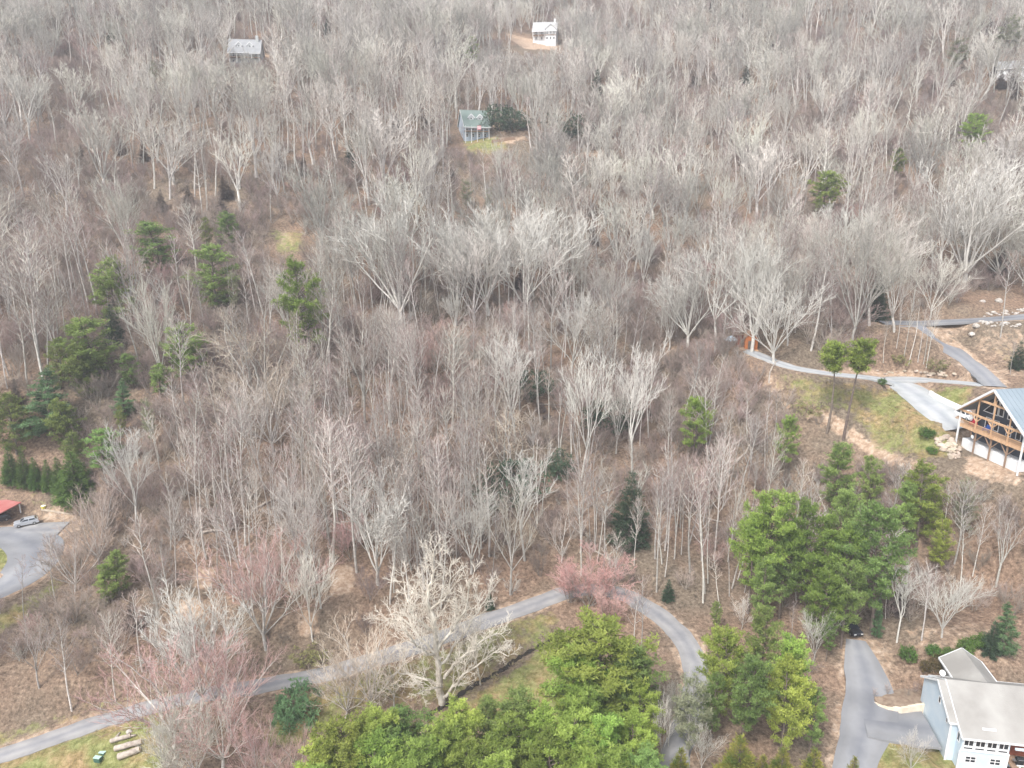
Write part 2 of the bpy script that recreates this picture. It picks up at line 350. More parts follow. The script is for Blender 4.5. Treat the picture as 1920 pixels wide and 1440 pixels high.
# ------------------------------------------------------------------ ground cover masks (grass, bare soil), by what grows where
def px_grid():
    z = ZZ - CAMZ; d = np.maximum(YY*cp - z*sp, 1.0)
    return 960 + F*XX/d, 720 - F*(YY*sp + z*cp)/d
PX, PY = px_grid()
def inpoly(px, py, poly):
    c = np.zeros(np.shape(px), bool); n = len(poly)
    for i in range(n):
        x1, y1 = poly[i]; x2, y2 = poly[(i+1) % n]
        if y1 == y2: continue
        c ^= ((y1 > py) != (y2 > py)) & (px < (x2-x1)*(py-y1)/(y2-y1)+x1)
    return c
def blur(A, n=2):
    for _ in range(n):
        A = (A + np.roll(A,1,0) + np.roll(A,-1,0) + np.roll(A,1,1) + np.roll(A,-1,1))/5
    return A
GRASS = [([(-80,1440),(0,1432),(200,1366),(300,1338),(310,1400),(300,1520),(-80,1520)], 1.0),
  ([(560,1290),(740,1245),(900,1185),(1040,1140),(1050,1180),(950,1250),(850,1320),(700,1330),(560,1350)], 0.55),
  ([(860,1320),(960,1260),(1060,1180),(1100,1190),(1150,1330),(1000,1400),(850,1350)], 0.8),
  ([(490,1360),(600,1320),(640,1340),(560,1400),(490,1400)], 0.75),
  ([(-80,1420),(0,1398),(200,1330),(270,1305),(270,1290),(100,1345),(-80,1400)], 0.5),
  ([(1560,735),(1640,722),(1700,735),(1740,775),(1800,820),(1790,860),(1720,862),(1640,830),(1600,780)], 0.6),
  ([(1440,700),(1560,712),(1620,722),(1570,770),(1480,745)], 0.6),
  ([(1850,640),(1920,650),(1920,690),(1880,690)], 0.3),
  ([(1738,726),(1830,724),(1815,762),(1790,762),(1750,742)], 0.75),
  ([(1636,1398),(1700,1385),(1790,1392),(1800,1520),(1625,1520)], 1.0),
  ([(-60,1000),(0,1010),(22,1020),(30,1042),(14,1066),(-60,1080)], 1.1),
  ([(-60,1170),(0,1145),(60,1115),(105,1085),(115,1095),(60,1150),(0,1190),(-60,1200)], 0.7),
  ([(-40,905),(60,905),(160,930),(170,965),(100,970),(-40,935)], 0.25),
  ([(865,262),(935,255),(960,275),(930,290),(880,288)], 0.75),
  ([(505,432),(570,430),(575,475),(520,478)], 0.5),
  ([(1600,760),(1740,760),(1760,860),(1640,850)], 0.4)]
SOIL = [([(1810,620),(1925,612),(1940,710),(1870,705),(1830,660)], 0.42), ([(1640,700),(1700,694),(1790,702),(1790,708),(1640,704)], 1.0), ([(1540,690),(1640,690),(1640,704),(1540,697)], 0.8),
  ([(1440,690),(1480,740),(1560,770),(1630,825),(1700,858),(1780,880),(1700,885),(1620,850),(1550,800),(1470,760),(1430,715)], 0.8),
  ([(1800,640),(1860,700),(1900,720),(1850,700),(1780,650)], 0.9), ([(1815,850),(1920,885),(1920,920),(1800,890)], 0.7),
  ([(362,1066),(398,1062),(402,1098),(366,1104)], 1.0), ([(330,1128),(380,1122),(384,1160),(330,1166)], 0.9), ([(618,1060),(662,1058),(664,1112),(622,1116)], 1.0),
  ([(528,1090),(560,1086),(562,1110),(530,1114)], 0.8), ([(555,1148),(598,1142),(602,1186),(558,1188)], 0.9),
  ([(900,238),(960,234),(990,258),(960,268),(905,262)], 1.0), ([(945,62),(1000,72),(1052,84),(1040,94),(985,92),(960,76)], 1.0),
  ([(480,98),(560,110),(566,118),(500,112)], 0.9), ([(1085,282),(1145,283),(1120,300),(1090,296)], 0.7), ([(520,434),(550,432),(556,466),(526,470)], 0.7),
  ([(40,945),(150,940),(170,975),(110,985),(60,968)], 0.6), ([(1590,1195),(1650,1195),(1700,1250),(1760,1265),(1690,1268),(1630,1225)], 0.55), ([(1700,1180),(1800,1150),(1880,1180),(1920,1250),(1800,1262),(1700,1235)], 0.45),
  ([(480,1400),(640,1350),(860,1330),(1000,1390),(900,1440),(480,1440)], 0.35), ([(0,1395),(270,1310),(270,1300),(0,1380)], 0.4), ([(820,20),(845,20),(845,40),(820,42)], 0.8)]
DARK = []
gm = np.zeros(XX.shape); sm_ = np.zeros(XX.shape)
vis = (YY > 60) & (YY < 540)
for poly, val in GRASS: gm = np.maximum(gm, np.where(inpoly(PX, PY, poly) & vis, val, 0))
for poly, val in SOIL: sm_ = np.maximum(sm_, np.where(inpoly(PX, PY, poly) & vis, val, 0))
rd = np.full(XX.shape, 99.0)
for _, C, _, _, _ in ROADS:
    for c in C[::3]: rd = np.minimum(rd, np.hypot(XX-c[0], YY-c[1]) - c[3]/2)
sm_ = np.maximum(sm_, np.where(rd < 1.3, 0.55, 0))
gm = blur(gm, 2); sm_ = blur(sm_, 1)
# ground mesh
nx, ny = len(GX), len(GY)
vs = np.stack([XX.ravel(), YY.ravel(), ZZ.ravel()], 1)
idx = np.arange(nx*ny).reshape(ny, nx)
fs = np.stack([idx[:-1,:-1].ravel(), idx[:-1,1:].ravel(), idx[1:,1:].ravel(), idx[1:,:-1].ravel()], 1)
me = bpy.data.meshes.new('ground'); me.from_pydata(vs.tolist(), [], fs.tolist())
for nm, A in (('grass', gm), ('soil', sm_)):
    at = me.attributes.new(nm, 'FLOAT', 'POINT'); at.data.foreach_set('value', A.ravel().astype(np.float32))
me.polygons.foreach_set('use_smooth', [True]*len(me.polygons))
ground = link('ground', me); tag(ground, kind='structure')
m = bpy.data.materials.new('ground'); m.use_nodes = True; T = m.node_tree; N = T.nodes; L = T.links; B = N['Principled BSDF']
B.inputs['Roughness'].default_value = 0.95; B.inputs['Specular IOR Level'].default_value = 0.1
geo = N.new('ShaderNodeNewGeometry')
def noise(sc, det=4, rough=0.6, stretch=None):
    n = N.new('ShaderNodeTexNoise'); n.inputs['Scale'].default_value = sc; n.inputs['Detail'].default_value = det; n.inputs['Roughness'].default_value = rough
    L.new(geo.outputs['Position'], n.inputs['Vector']); return n.outputs[0]
def ramp(src, *stops):
    r = N.new('ShaderNodeValToRGB'); e = r.color_ramp.elements
    while len(e) < len(stops): e.new(0.5)
    for i, (p, c) in enumerate(stops): e[i].position = p; e[i].color = (*c, 1)
    L.new(src, r.inputs[0]); return r.outputs[0]
def mix(f, a, b, mode='MIX'):
    x = N.new('ShaderNodeMix'); x.data_type = 'RGBA'; x.blend_type = mode
    if isinstance(f, (int, float)): x.inputs[0].default_value = f
    else: L.new(f, x.inputs[0])
    L.new(a, x.inputs[6]); L.new(b, x.inputs[7]); return x.outputs[2]
def math_(op, a, b):
    x = N.new('ShaderNodeMath'); x.operation = op
    for i, q in enumerate((a, b)):
        if isinstance(q, (int, float)): x.inputs[i].default_value = q
        else: L.new(q, x.inputs[i])
    return x.outputs[0]
litter = ramp(noise(1.6, 8, 0.78), (0.36,(0.075,0.058,0.044)), (0.46,(0.188,0.142,0.106)), (0.56,(0.268,0.207,0.156)), (0.68,(0.43,0.35,0.27)))
litter2 = ramp(noise(0.05, 5), (0.40,(0.82,0.84,0.82)), (0.60,(1.08,0.96,0.90)))
litter = mix(1.0, litter, litter2, 'MULTIPLY')
grassc = ramp(noise(0.9, 8, 0.8), (0.33,(0.12,0.11,0.055)), (0.47,(0.23,0.205,0.095)), (0.57,(0.33,0.285,0.155)), (0.70,(0.45,0.375,0.235)))
grassg = ramp(noise(0.16, 4), (0.45,(0.85,1.0,0.75)), (0.62,(1.15,0.95,0.95)))
grassc = mix(1.0, grassc, grassg, 'MULTIPLY')
soilc = ramp(noise(1.1, 7, 0.7), (0.33,(0.28,0.18,0.12)), (0.5,(0.45,0.325,0.23)), (0.66,(0.58,0.46,0.36)))
def mask(nm, lo, hi):
    a = N.new('ShaderNodeAttribute'); a.attribute_name = nm
    s = math_('ADD', a.outputs['Fac'], math_('MULTIPLY', math_('SUBTRACT', noise(0.7, 6, 0.7), 0.5), 1.5))
    r = N.new('ShaderNodeMapRange'); r.inputs['From Min'].default_value = lo; r.inputs['From Max'].default_value = hi; L.new(s, r.inputs[0]); return r.outputs[0]
c = mix(mask('soil', 0.35, 0.65), litter, soilc)
c = mix(mask('grass', 0.3, 0.6), c, grassc)
L.new(c, B.inputs['Base Color'])
bp = N.new('ShaderNodeBump'); bp.inputs['Strength'].default_value = 0.7; bp.inputs['Distance'].default_value = 0.5
L.new(noise(2.2, 6, 0.7), bp.inputs['Height']); L.new(bp.outputs[0], B.inputs['Normal'])
me.materials.append(m)

for key in ('asphalt', 'asphalt_dark', 'concrete'):
    T2 = M[key].node_tree; N2 = T2.nodes; L2 = T2.links; bs = N2['Principled BSDF']; src = bs.inputs['Base Color'].links[0].from_socket
    at = N2.new('ShaderNodeAttribute'); at.attribute_name = 'across'; ab = N2.new('ShaderNodeMath'); ab.operation = 'ABSOLUTE'; L2.new(at.outputs['Fac'], ab.inputs[0])
    nz = N2.new('ShaderNodeTexNoise'); nz.inputs['Scale'].default_value = 0.8; nz.inputs['Detail'].default_value = 6
    tc = N2.new('ShaderNodeTexCoord'); L2.new(tc.outputs['Object'], nz.inputs['Vector'])
    ad = N2.new('ShaderNodeMath'); ad.operation = 'MULTIPLY_ADD'; ad.inputs[1].default_value = 0.5; L2.new(nz.outputs[0], ad.inputs[0]); L2.new(ab.outputs[0], ad.inputs[2])
    rp = N2.new('ShaderNodeValToRGB'); el = rp.color_ramp.elements; el[0].position = 0.25; el[0].color = (0.86,0.86,0.88,1); el[1].position = 0.7; el[1].color = (1.12,1.1,1.07,1)
    e3 = el.new(1.12); e3.color = (1.02,0.99,0.95,1); e4 = el.new(1.0); e4.color = (0.98,0.96,0.93,1)
    L2.new(ad.outputs[0], rp.inputs[0]); mx = N2.new('ShaderNodeMix'); mx.data_type = 'RGBA'; mx.blend_type = 'MULTIPLY'; mx.inputs[0].default_value = 1
    L2.new(src, mx.inputs[6]); L2.new(rp.outputs[0], mx.inputs[7]); L2.new(mx.outputs[2], bs.inputs['Base Color'])
for name, C, mt, lift, carve in ROADS:
    mb = MB(); n = len(C)
    for i, c in enumerate(C):
        t = C[min(i+1,n-1),:2]-C[max(i-1,0),:2]; t = t/np.hypot(*t); nr = np.array([-t[1], t[0]])
        for s, dzv in ((-1,-0.35),(-1,0),(-0.5,0.03),(0,0.05),(0.5,0.03),(1,0),(1,-0.35)):
            jit = vnoise(np.array([c[0]]), np.array([c[1]]), 2.0, 11+(s > 0))[0]*(0.5 if c[3] < 5 else 0.2) if abs(s) == 1 else 0
            p = c[:2] + nr*(s*(c[3]/2 + jit)); mb.v.append((p[0], p[1], c[2]+lift+dzv))
    for i in range(n-1):
        for j in range(6): mb.f.append((i*7+j, i*7+j+1, (i+1)*7+j+1, (i+1)*7+j)); mb.m.append(0)
    me = mb.mesh(name, M[mt], fix=False); at = me.attributes.new('across', 'FLOAT', 'POINT'); at.data.foreach_set('value', np.tile(np.array([-1,-1,-0.5,0,0.5,1,1], np.float32), n))
    o = link(name, me); tag(o, kind='structure')
mb = MB()
for i, c in enumerate(CK):
    t = CK[min(i+1,len(CK)-1),:2]-CK[max(i-1,0),:2]; t = t/np.hypot(*t); nr = np.array([-t[1], t[0]]); wd = 0.45+0.25*math.sin(i*1.7)
    for s in (-1, 1): p = c[:2]+nr*s*wd; mb.v.append((p[0], p[1], hz(c[0], c[1])+0.12))
for i in range(len(CK)-1): mb.f.append((2*i, 2*i+1, 2*i+3, 2*i+2)); mb.m.append(0)
tag(mb.build('creek', M['water']), kind='structure')

# ------------------------------------------------------------------ houses
def window(parent, x0, x1, z0, z1, y, nrm=-1, bars=(1,1), axis='x', fw=0.1, frame_m='white', name='window'):
    """a window in the wall plane; frame stands proud of the wall, pane set back in it. axis = direction the window runs along"""
    fr = MB(); pn = MB(); out = 0.07*nrm
    def bx(mb, a0, a1, b0, b1, d0, d1, mi=0):
        lo, hi = min(d0, d1), max(d0, d1)
        if axis == 'x': mb.box(a0, lo, b0, a1, hi, b1, mi)
        else: mb.box(lo, a0, b0, hi, a1, b1, mi)
    bx(fr, x0, x0+fw, z0, z1, y, y+out); bx(fr, x1-fw, x1, z0, z1, y, y+out)
    bx(fr, x0+fw, x1-fw, z0, z0+fw, y, y+out); bx(fr, x0+fw, x1-fw, z1-fw, z1, y, y+out)
    for i in range(1, bars[0]):
        c = x0+(x1-x0)*i/bars[0]; bx(fr, c-fw*0.4, c+fw*0.4, z0+fw, z1-fw, y, y+out*0.8)
    for i in range(1, bars[1]):
        c = z0+(z1-z0)*i/bars[1]; bx(fr, x0+fw, x1-fw, c-fw*0.4, c+fw*0.4, y, y+out*0.7)
    bx(pn, x0+fw*0.7, x1-fw*0.7, z0+fw*0.7, z1-fw*0.7, y-0.02*nrm, y+out*0.4)
    f = fr.build(name, M[frame_m], parent); pn.build('pane', M['glass'], f); return f
def poly_window(parent, pts, y, fw=0.16):
    """window of any outline (x,z) in a wall facing -y"""
    c = Vector((sum(p[0] for p in pts)/len(pts), sum(p[1] for p in pts)/len(pts)))
    fr = MB(); n = len(pts)
    ins = []
    for i in range(n):
        a = Vector(pts[i-1]); b = Vector(pts[i]); d = Vector(pts[(i+1) % n])
        e1 = (b-a).normalized(); e2 = (d-b).normalized()
        n1 = Vector((-e1.y, e1.x)); n2 = Vector((-e2.y, e2.x))
        if n1.dot(c-b) < 0: n1 = -n1
        if n2.dot(c-b) < 0: n2 = -n2
        q = (n1+n2); ins.append(b + q*(fw/max(0.3, 1+n1.dot(n2))))
    for i in range(n):
        j = (i+1) % n; a, b, p, q = pts[i], pts[j], ins[j], ins[i]
        vs = [(a[0],y-0.09,a[1]),(b[0],y-0.09,b[1]),(p.x,y-0.09,p.y),(q.x,y-0.09,q.y)]; vs += [(v[0],y+0.02,v[2]) for v in vs]
        fr.add(vs, [(0,1,2,3),(7,6,5,4),(0,4,5,1),(2,6,7,3)])
    f = fr.build('window', M['white'], parent)
    pn = MB(); pn.prism([(v[0], v[1]) for v in ins], 'y', y-0.05, y+0.01); pn.build('pane', M['glass'], f)
def roof_ridge_x(parent, x0, x1, yf, yb, yr, ze_f, ze_b, zr, m, t=0.22, name='roof', trim='white', ribs=None):
    """gable roof, ridge along x; front eave yf, back eave yb, ridge yr"""
    mb = MB(); mb.slab([(x0,yf,ze_f),(x1,yf,ze_f),(x1,yr,zr),(x0,yr,zr)], t); mb.slab([(x0,yb,ze_b),(x1,yb,ze_b),(x1,yr,zr),(x0,yr,zr)], t)
    r = mb.build(name, M[m], parent)
    if trim:
        tb = MB()
        for xx in (x0-0.03, x1+0.03):
            tb.beam((xx,yf,ze_f-t*0.6),(xx,yr,zr-t*0.6),0.08,0.3); tb.beam((xx,yb,ze_b-t*0.6),(xx,yr,zr-t*0.6),0.08,0.3)
        tb.beam((x0,yf-0.04,ze_f-t*0.6),(x1,yf-0.04,ze_f-t*0.6),0.08,0.26); tb.beam((x0,yb+0.04,ze_b-t*0.6),(x1,yb+0.04,ze_b-t*0.6),0.08,0.26)
        tb.build('fascia', M[trim], r)
    return r

# --- timber-framed house on the right: gable end with a deck on posts
def timber_house():
    a = math.atan2(121.2-136.3, 92.7-90.4)
    r = empty('timber_frame_house', (90.4, 136.3, 26.3), a)
    tag(r, 'dark blue timber framed house with pale metal roof and raised deck on posts', 'house')
    W = 15.3; zd = 5.0; ze = 8.0; za = 14.2; mid = W/2; yw = 2.6; D = 17.0
    sl_ = (za-ze)/(mid+0.5)
    def zr(x): return za - abs(x-mid)*sl_
    wl = MB(); wl.prism([(0.5,2.0),(W-0.5,2.0),(W-0.5,zr(W-0.5)-0.35),(mid,za-0.4),(0.5,zr(0.5)-0.35)], 'y', yw, D); wl.build('wall', M['siding_dark'], r)
    f = MB(); f.box(0.45,0.75,-1.5,W-1.4,D+0.05,1.996); f.build('foundation', M['white'], r)
    rf = MB()
    for s in (-1, 1):
        xe = mid+s*(mid+0.7); rf.slab([(mid,-0.9,za),(xe,-0.9,zr(xe)),(xe,D+0.8,zr(xe)),(mid,D+0.8,za)], 0.25)
    ro = rf.build('roof', M['metal_roof'], r)
    sm = MB()
    for s in (-1, 1):
        for k in range(19):
            y = -0.9+0.5+k*0.97; xe = mid+s*(mid+0.68); sm.beam((mid,y,za+0.03),(xe,y,zr(xe)+0.03),0.05,0.06)
    sm.build('roof_seam', M['metal_roof'], ro)
    fa = MB()
    for s in (-1, 1):
        xe = mid+s*(mid+0.7); fa.beam((mid,-0.95,za-0.18),(xe,-0.95,zr(xe)-0.18),0.14,0.42); fa.beam((xe+0.05*s,-0.9,zr(xe)-0.2),(xe+0.05*s,D+0.8,zr(xe)-0.2),0.12,0.34)
    fa.build('fascia', M['white'], ro)
    # dormer on the near slope
    dm = MB(); x1 = W-2.2; dm.prism([(5.0,zr(x1)-0.4),(8.0,zr(x1)-0.4),(8.0,zr(x1)+2.1),(6.5,zr(x1)+3.2),(5.0,zr(x1)+2.1)][::-1], 'x', mid+1.6, x1)
    do = dm.build('dormer', M['siding_dark'], r)
    dr = MB()
    for s in (-1, 1): dr.slab([(mid+1.0,6.5,zr(x1)+3.35),(x1+0.4,6.5,zr(x1)+3.35),(x1+0.4,6.5+s*1.9,zr(x1)+1.9),(mid+1.0,6.5+s*1.9,zr(x1)+1.9)], 0.16)
    dr.build('dormer_roof', M['metal_roof'], do)
    # deck
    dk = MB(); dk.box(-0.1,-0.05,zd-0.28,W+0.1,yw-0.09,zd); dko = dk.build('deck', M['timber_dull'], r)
    bd = MB(); bd.box(-0.15,-0.16,zd-0.55,W+0.15,-0.055,zd+0.05); bd.build('rim_board', M['timber'], dko)
    rl = MB(); rl.box(0,-0.14,zd+0.95,W,0.02,zd+1.03); rl.box(0,-0.11,zd+0.12,W,-0.01,zd+0.2); rl.build('railing', M['timber'], dko)
    bal = MB(); bal.box(-0.025,-0.08,zd+0.205,0.025,-0.03,zd+0.945); bme = bal.mesh('baluster', M['timber'])
    for k in range(1, 76):
        b = link('baluster', bme, dko); b.location = (k*W/76, 0, 0)
    for x, z0 in ((0.05,-0.6),(W-0.05,-0.9)):
        p = MB(); p.box(x-0.15,-0.35,z0,x+0.15,-0.17,ze+0.1); p.build('post', M['white'], r)
    bx_ = (0.27*W, 0.52*W, 0.77*W)
    for x in bx_:
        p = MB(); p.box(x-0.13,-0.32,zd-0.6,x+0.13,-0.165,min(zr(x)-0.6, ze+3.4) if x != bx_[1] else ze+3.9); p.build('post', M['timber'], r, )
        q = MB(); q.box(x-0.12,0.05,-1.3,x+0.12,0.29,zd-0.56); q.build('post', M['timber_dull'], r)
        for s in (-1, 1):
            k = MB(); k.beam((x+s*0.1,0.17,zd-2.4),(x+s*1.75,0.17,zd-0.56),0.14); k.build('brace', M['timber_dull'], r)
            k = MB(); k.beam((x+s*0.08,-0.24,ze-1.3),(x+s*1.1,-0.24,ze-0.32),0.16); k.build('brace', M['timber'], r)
    b = MB(); b.box(0.0,-0.37,ze-0.32,W,-0.13,ze+0.08); b.build('beam', M['timber'], r)
    b = MB(); b.box(mid-3.9,-0.39,ze+2.9,mid+3.9,-0.11,ze+3.25); b.build('beam', M['timber'], r)
    b = MB(); b.box(mid-0.15,-0.36,ze+3.26,mid+0.15,-0.14,za-0.5); b.build('post', M['timber'], r)
    for s in (-1, 1):
        b = MB(); b.beam((mid+s*0.1,-0.7,za-0.6),(mid+s*(mid+0.2),-0.7,ze-0.1),0.24,0.34); b.build('rafter', M['timber'], r)
    # windows in the gable wall
    y = yw
    for x0, x1 in ((3.3,4.7),(5.4,6.6),(8.4,9.6),(10.6,11.8),(12.6,13.4)): window(r, x0, x1, zd+0.15, zd+2.3, y, fw=0.13, bars=(1,1))
    for x0, x1 in ((6.0,7.2),(8.1,9.3)): window(r, x0, x1, ze+0.3, ze+3.1, y, fw=0.16)
    g = 0.9
    poly_window(r, [(2.3,ze+0.2),(4.9,ze+0.2),(4.9,zr(4.9)-1.1),], y)
    poly_window(r, [(5.1,ze+0.2),(5.9,ze+0.2),(5.9,zr(5.9)-1.2),(5.1,zr(5.1)-1.2)], y)
    poly_window(r, [(W-2.3,ze+0.2),(W-4.6,ze+0.2),(W-4.6,zr(W-4.6)-1.1)], y)
    poly_window(r, [(W-4.8,ze+0.2),(W-5.7,ze+0.2),(W-5.7,zr(W-5.7)-1.2),(W-4.8,zr(W-4.8)-1.2)], y)
    poly_window(r, [(mid+0.3,ze+3.9),(mid+1.3,ze+3.9),(mid+1.3,zr(mid+1.3)-0.75),(mid+0.3,zr(mid+0.3)-0.75)], y, 0.12)
    poly_window(r, [(mid-0.3,ze+3.9),(mid-1.3,ze+3.9),(mid-1.3,zr(mid-1.3)-0.75),(mid-0.3,zr(mid-0.3)-0.75)], y, 0.12)
    Rm = Matrix.Translation((90.4,136.3,26.3)) @ Matrix.Rotation(a, 4, 'Z')
    # things standing on the deck
    def deck_chair(x, m, label, wd=1.0):
        p = Rm @ Vector((x, 1.1, zd)); c = empty('deck_chair', p, a); tag(c, label, 'chair')
        s = MB(); s.box(-wd/2,-0.4,0.35,wd/2,0.4,0.55); s.build('seat', M[m], c)
        s = MB(); s.box(-wd/2,0.3,0.56,wd/2,0.5,1.25); s.build('backrest', M[m], c)
        for sx in (-1, 1):
            s = MB(); s.box(sx*wd/2-0.06,-0.4,0.0,sx*wd/2+0.06,-0.3,0.345); s.build('leg', M['black'], c)
            s = MB(); s.box(sx*(wd/2+0.07)-0.06,-0.4,0.0,sx*(wd/2+0.07)+0.06,0.5,0.75); s.build('armrest', M[m], c)
    deck_chair(2.0, 'red_fabric', 'red cushioned chair at the left end of the timber house deck')
    deck_chair(5.6, 'blue_fabric', 'blue cushioned chair on the timber house deck', 1.2)
    p = Rm @ Vector((1.2, 1.2, zd)); u = empty('patio_umbrella', p, a); tag(u, 'closed white patio umbrella in the left corner of the deck', 'umbrella')
    s = MB(); s.tube([(0,0,0),(0,0,2.6)], 0.04, 6); s.build('pole', M['white'], u)
    s = MB(); s.tube([(0,0,0.9),(0,0,1.3),(0,0,2.0),(0,0,2.5)], [0.22,0.34,0.26,0.06], 8); s.build('canopy', M['white'], u)
    s = MB(); s.box(-0.3,-0.3,0,0.3,0.3,0.1); s.build('base', M['black'], u)
    p = Rm @ Vector((4.0,-0.05,zd-1.5)); d = empty('satellite_dish', p, a); tag(d, 'small white satellite dish mounted under the timber house deck', 'dish')
    s = MB(); s.tube([(0,-0.35,0),(0,-0.25,0),(0,-0.22,0)], [0.38,0.2,0.03], 12); s.build('reflector', M['white'], d)
    s = MB(); s.tube([(0,-0.2,0),(0,0.08,-0.1)], 0.04, 6); s.build('arm', M['black'], d)
timber_house()

# --- pale blue house at the lower right
def blue_house():
    a = R(-9); O = Vector((60.05, 87.4, 0)); r = empty('blue_house', O, a)
    tag(r, 'pale blue house with broad grey shingle roof and row of white framed windows', 'house')
    zr = 9.0; k = 4.0/6.5
    wl = MB()
    wl.prism([(-4.75,-3.5),(4.6,-3.5),(4.6,6.0),(0,zr-0.25),(-4.75,zr-4.75*k-0.25)], 'x', 1.3, 22.0)          # main body, gable to the left
    wl.box(2.3,-6.3,-3.5,8.3,-4.755,zr-6.4*k-0.25)                                                            # bay with the windows
    wl.build('wall', M['siding_blue'], r)
    sd = MB(); sd.prism([(-6.3,zr-6.3*k-0.27),(-4.76,zr-6.3*k-0.27),(-4.76,zr-4.76*k-0.27)], 'x', 2.305, 8.295); sd.build('bay_gable', M['siding_blue'], r)
    rf = roof_ridge_x(r, 0.95, 2.15, -5.05, 5.0, 0.0, zr-5.05*k-0.15, zr-5.0*k-0.2, zr-0.15, 'shingle')
    roof_ridge_x(r, 2.0, 22.5, -6.75, 5.0, 0.0, zr-6.75*k, zr-5.0*k, zr, 'shingle')
    sk = MB(); sk.slab([(4.9,-5.7,zr-5.7*k+0.13),(6.6,-5.7,zr-5.7*k+0.13),(6.6,-5.45,zr-5.45*k+0.13),(4.9,-5.45,zr-5.45*k+0.13)], 0.1); sk.build('roof_vent', M['white'], r)
    # rear wing
    wg = MB(); wg.prism([(5.6,-1),(10.6,-1),(10.6,6.2),(8.1,8.0),(5.6,6.2)], 'y', 4.605, 9.0); wg.build('rear_wing_wall', M['siding_grey'], r)
    wr = MB()
    for s in (-1, 1): wr.slab([(8.1,0.8,8.25),(8.1,9.3,8.25),(8.1+s*3.0,9.3,6.2),(8.1+s*3.0,1.6,6.2)], 0.2)
    wo = wr.build('rear_wing_roof', M['shingle'], r)
    t = MB()
    for s in (-1, 1): t.beam((8.1+s*3.05,1.6,6.12),(8.1+s*3.05,9.3,6.12),0.14,0.28); t.beam((8.1,9.35,8.15),(8.1+s*3.0,9.35,6.1),0.08,0.28)
    t.build('fascia', M['white'], wo)
    ze = zr-6.4*k
    tr = MB(); tr.box(2.2,-6.42,ze-2.55,8.4,-6.305,ze-2.35); tr.box(2.2,-6.42,ze-0.45,8.4,-6.305,ze-0.26); tr.build('trim_board', M['white'], r)
    for xx in (2.22, 8.28):
        c = MB(); c.box(xx-0.1,-6.4,-3.5,xx+0.1,-6.3,ze-2.56); c.build('corner_board', M['white'], r)
    cb = MB(); cb.box(1.2,-4.84,-3.5,1.44,-4.755,zr-4.75*k-0.5); cb.build('corner_board', M['white'], r)
    for i in range(4):
        x0 = 2.5+i*1.45
        window(r, x0, x0+1.3, ze-1.75, ze-0.5, -6.3, bars=(2,1), fw=0.1)
        window(r, x0, x0+1.3, ze-2.3, ze-1.85, -6.3, bars=(1,1), fw=0.1)
    for x0 in (3.0, 6.1): window(r, x0, x0+1.45, ze-4.4, ze-3.3, -6.3, bars=(2,2), fw=0.12)
    window(r, -5.7, -4.95, ze-1.9, ze-0.5, 2.3, axis='y', fw=0.08)
    window(r, -1.2, -0.5, 5.6, 6.6, 1.3, axis='y', fw=0.08); window(r, -3.9, -3.4, 4.6, 5.4, 1.3, axis='y', fw=0.08)
    # covered deck on the right
    dk = MB(); dk.box(8.5,-8.2,1.2,22,-4.76,1.42); d = dk.build('deck', M['timber_dull'], r)
    pnl = MB(); pnl.box(8.4,-4.86,1.43,22,-4.765,zr-5.0*k-0.9); pnl.build('red_wall_panel', M['red_board'], r)
    for i in range(5):
        p = MB(); p.box(8.4,-4.92,1.5+i*0.5,22,-4.87,1.5+i*0.5+0.44); p.build('board', M['red_board'], r)
    for x in (8.9, 11.4, 13.9):
        p = MB(); p.box(x-0.07,-8.15,1.43,x+0.07,-8.0,2.45); p.build('post', M['white'], r)
    rl = MB(); rl.box(8.5,-8.14,2.46,22,-8.0,2.55); rl.build('railing', M['white'], r)
    bm_ = MB(); bm_.beam((8.6,-6.9,4.1),(22,-6.9,4.1),0.2,0.3); bm_.build('beam', M['siding_blue'], r)
    Rm = Matrix.Translation(O) @ Matrix.Rotation(a, 4, 'Z')
    p = Rm @ Vector((9.6,-6.6,1.43)); g = empty('grill', p, a); tag(g, 'black barbecue grill on the deck of the blue house', 'grill')
    s = MB(); s.prism([(-0.3,0.75),(0.3,0.75),(0.3,1.0),(0.16,1.22),(-0.16,1.22),(-0.3,1.0)], 'x', -0.45, 0.45); s.build('lid', M['black'], g)
    s = MB(); s.box(-0.42,-0.28,0.1,0.42,0.28,0.745); s.build('cabinet', M['black'], g)
    for sx in (-1, 1): s = MB(); s.box(sx*0.65-0.2,-0.25,0.7,sx*0.65+0.2,0.25,0.74); s.build('side_shelf', M['rim'], g)
    s = MB(); s.tube([(-0.3,-0.33,0.98),(0.3,-0.33,0.98)], 0.025, 6); s.build('handle', M['rim'], g)
    p = Rm @ Vector((1.9,1.1,zr-1.1*k)); d = empty('satellite_dish', p, a); tag(d, 'white satellite dish standing behind the ridge of the blue house', 'dish')
    s = MB(); s.tube([(0,0,0),(0,0.1,0.75)], 0.04, 6); s.build('mast', M['rim'], d)
    s = MB(); s.tube([(0,-0.12,0.95),(0,0.0,0.86),(0,0.04,0.83)], [0.42,0.25,0.03], 14); s.build('reflector', M['white'], d)
blue_house()

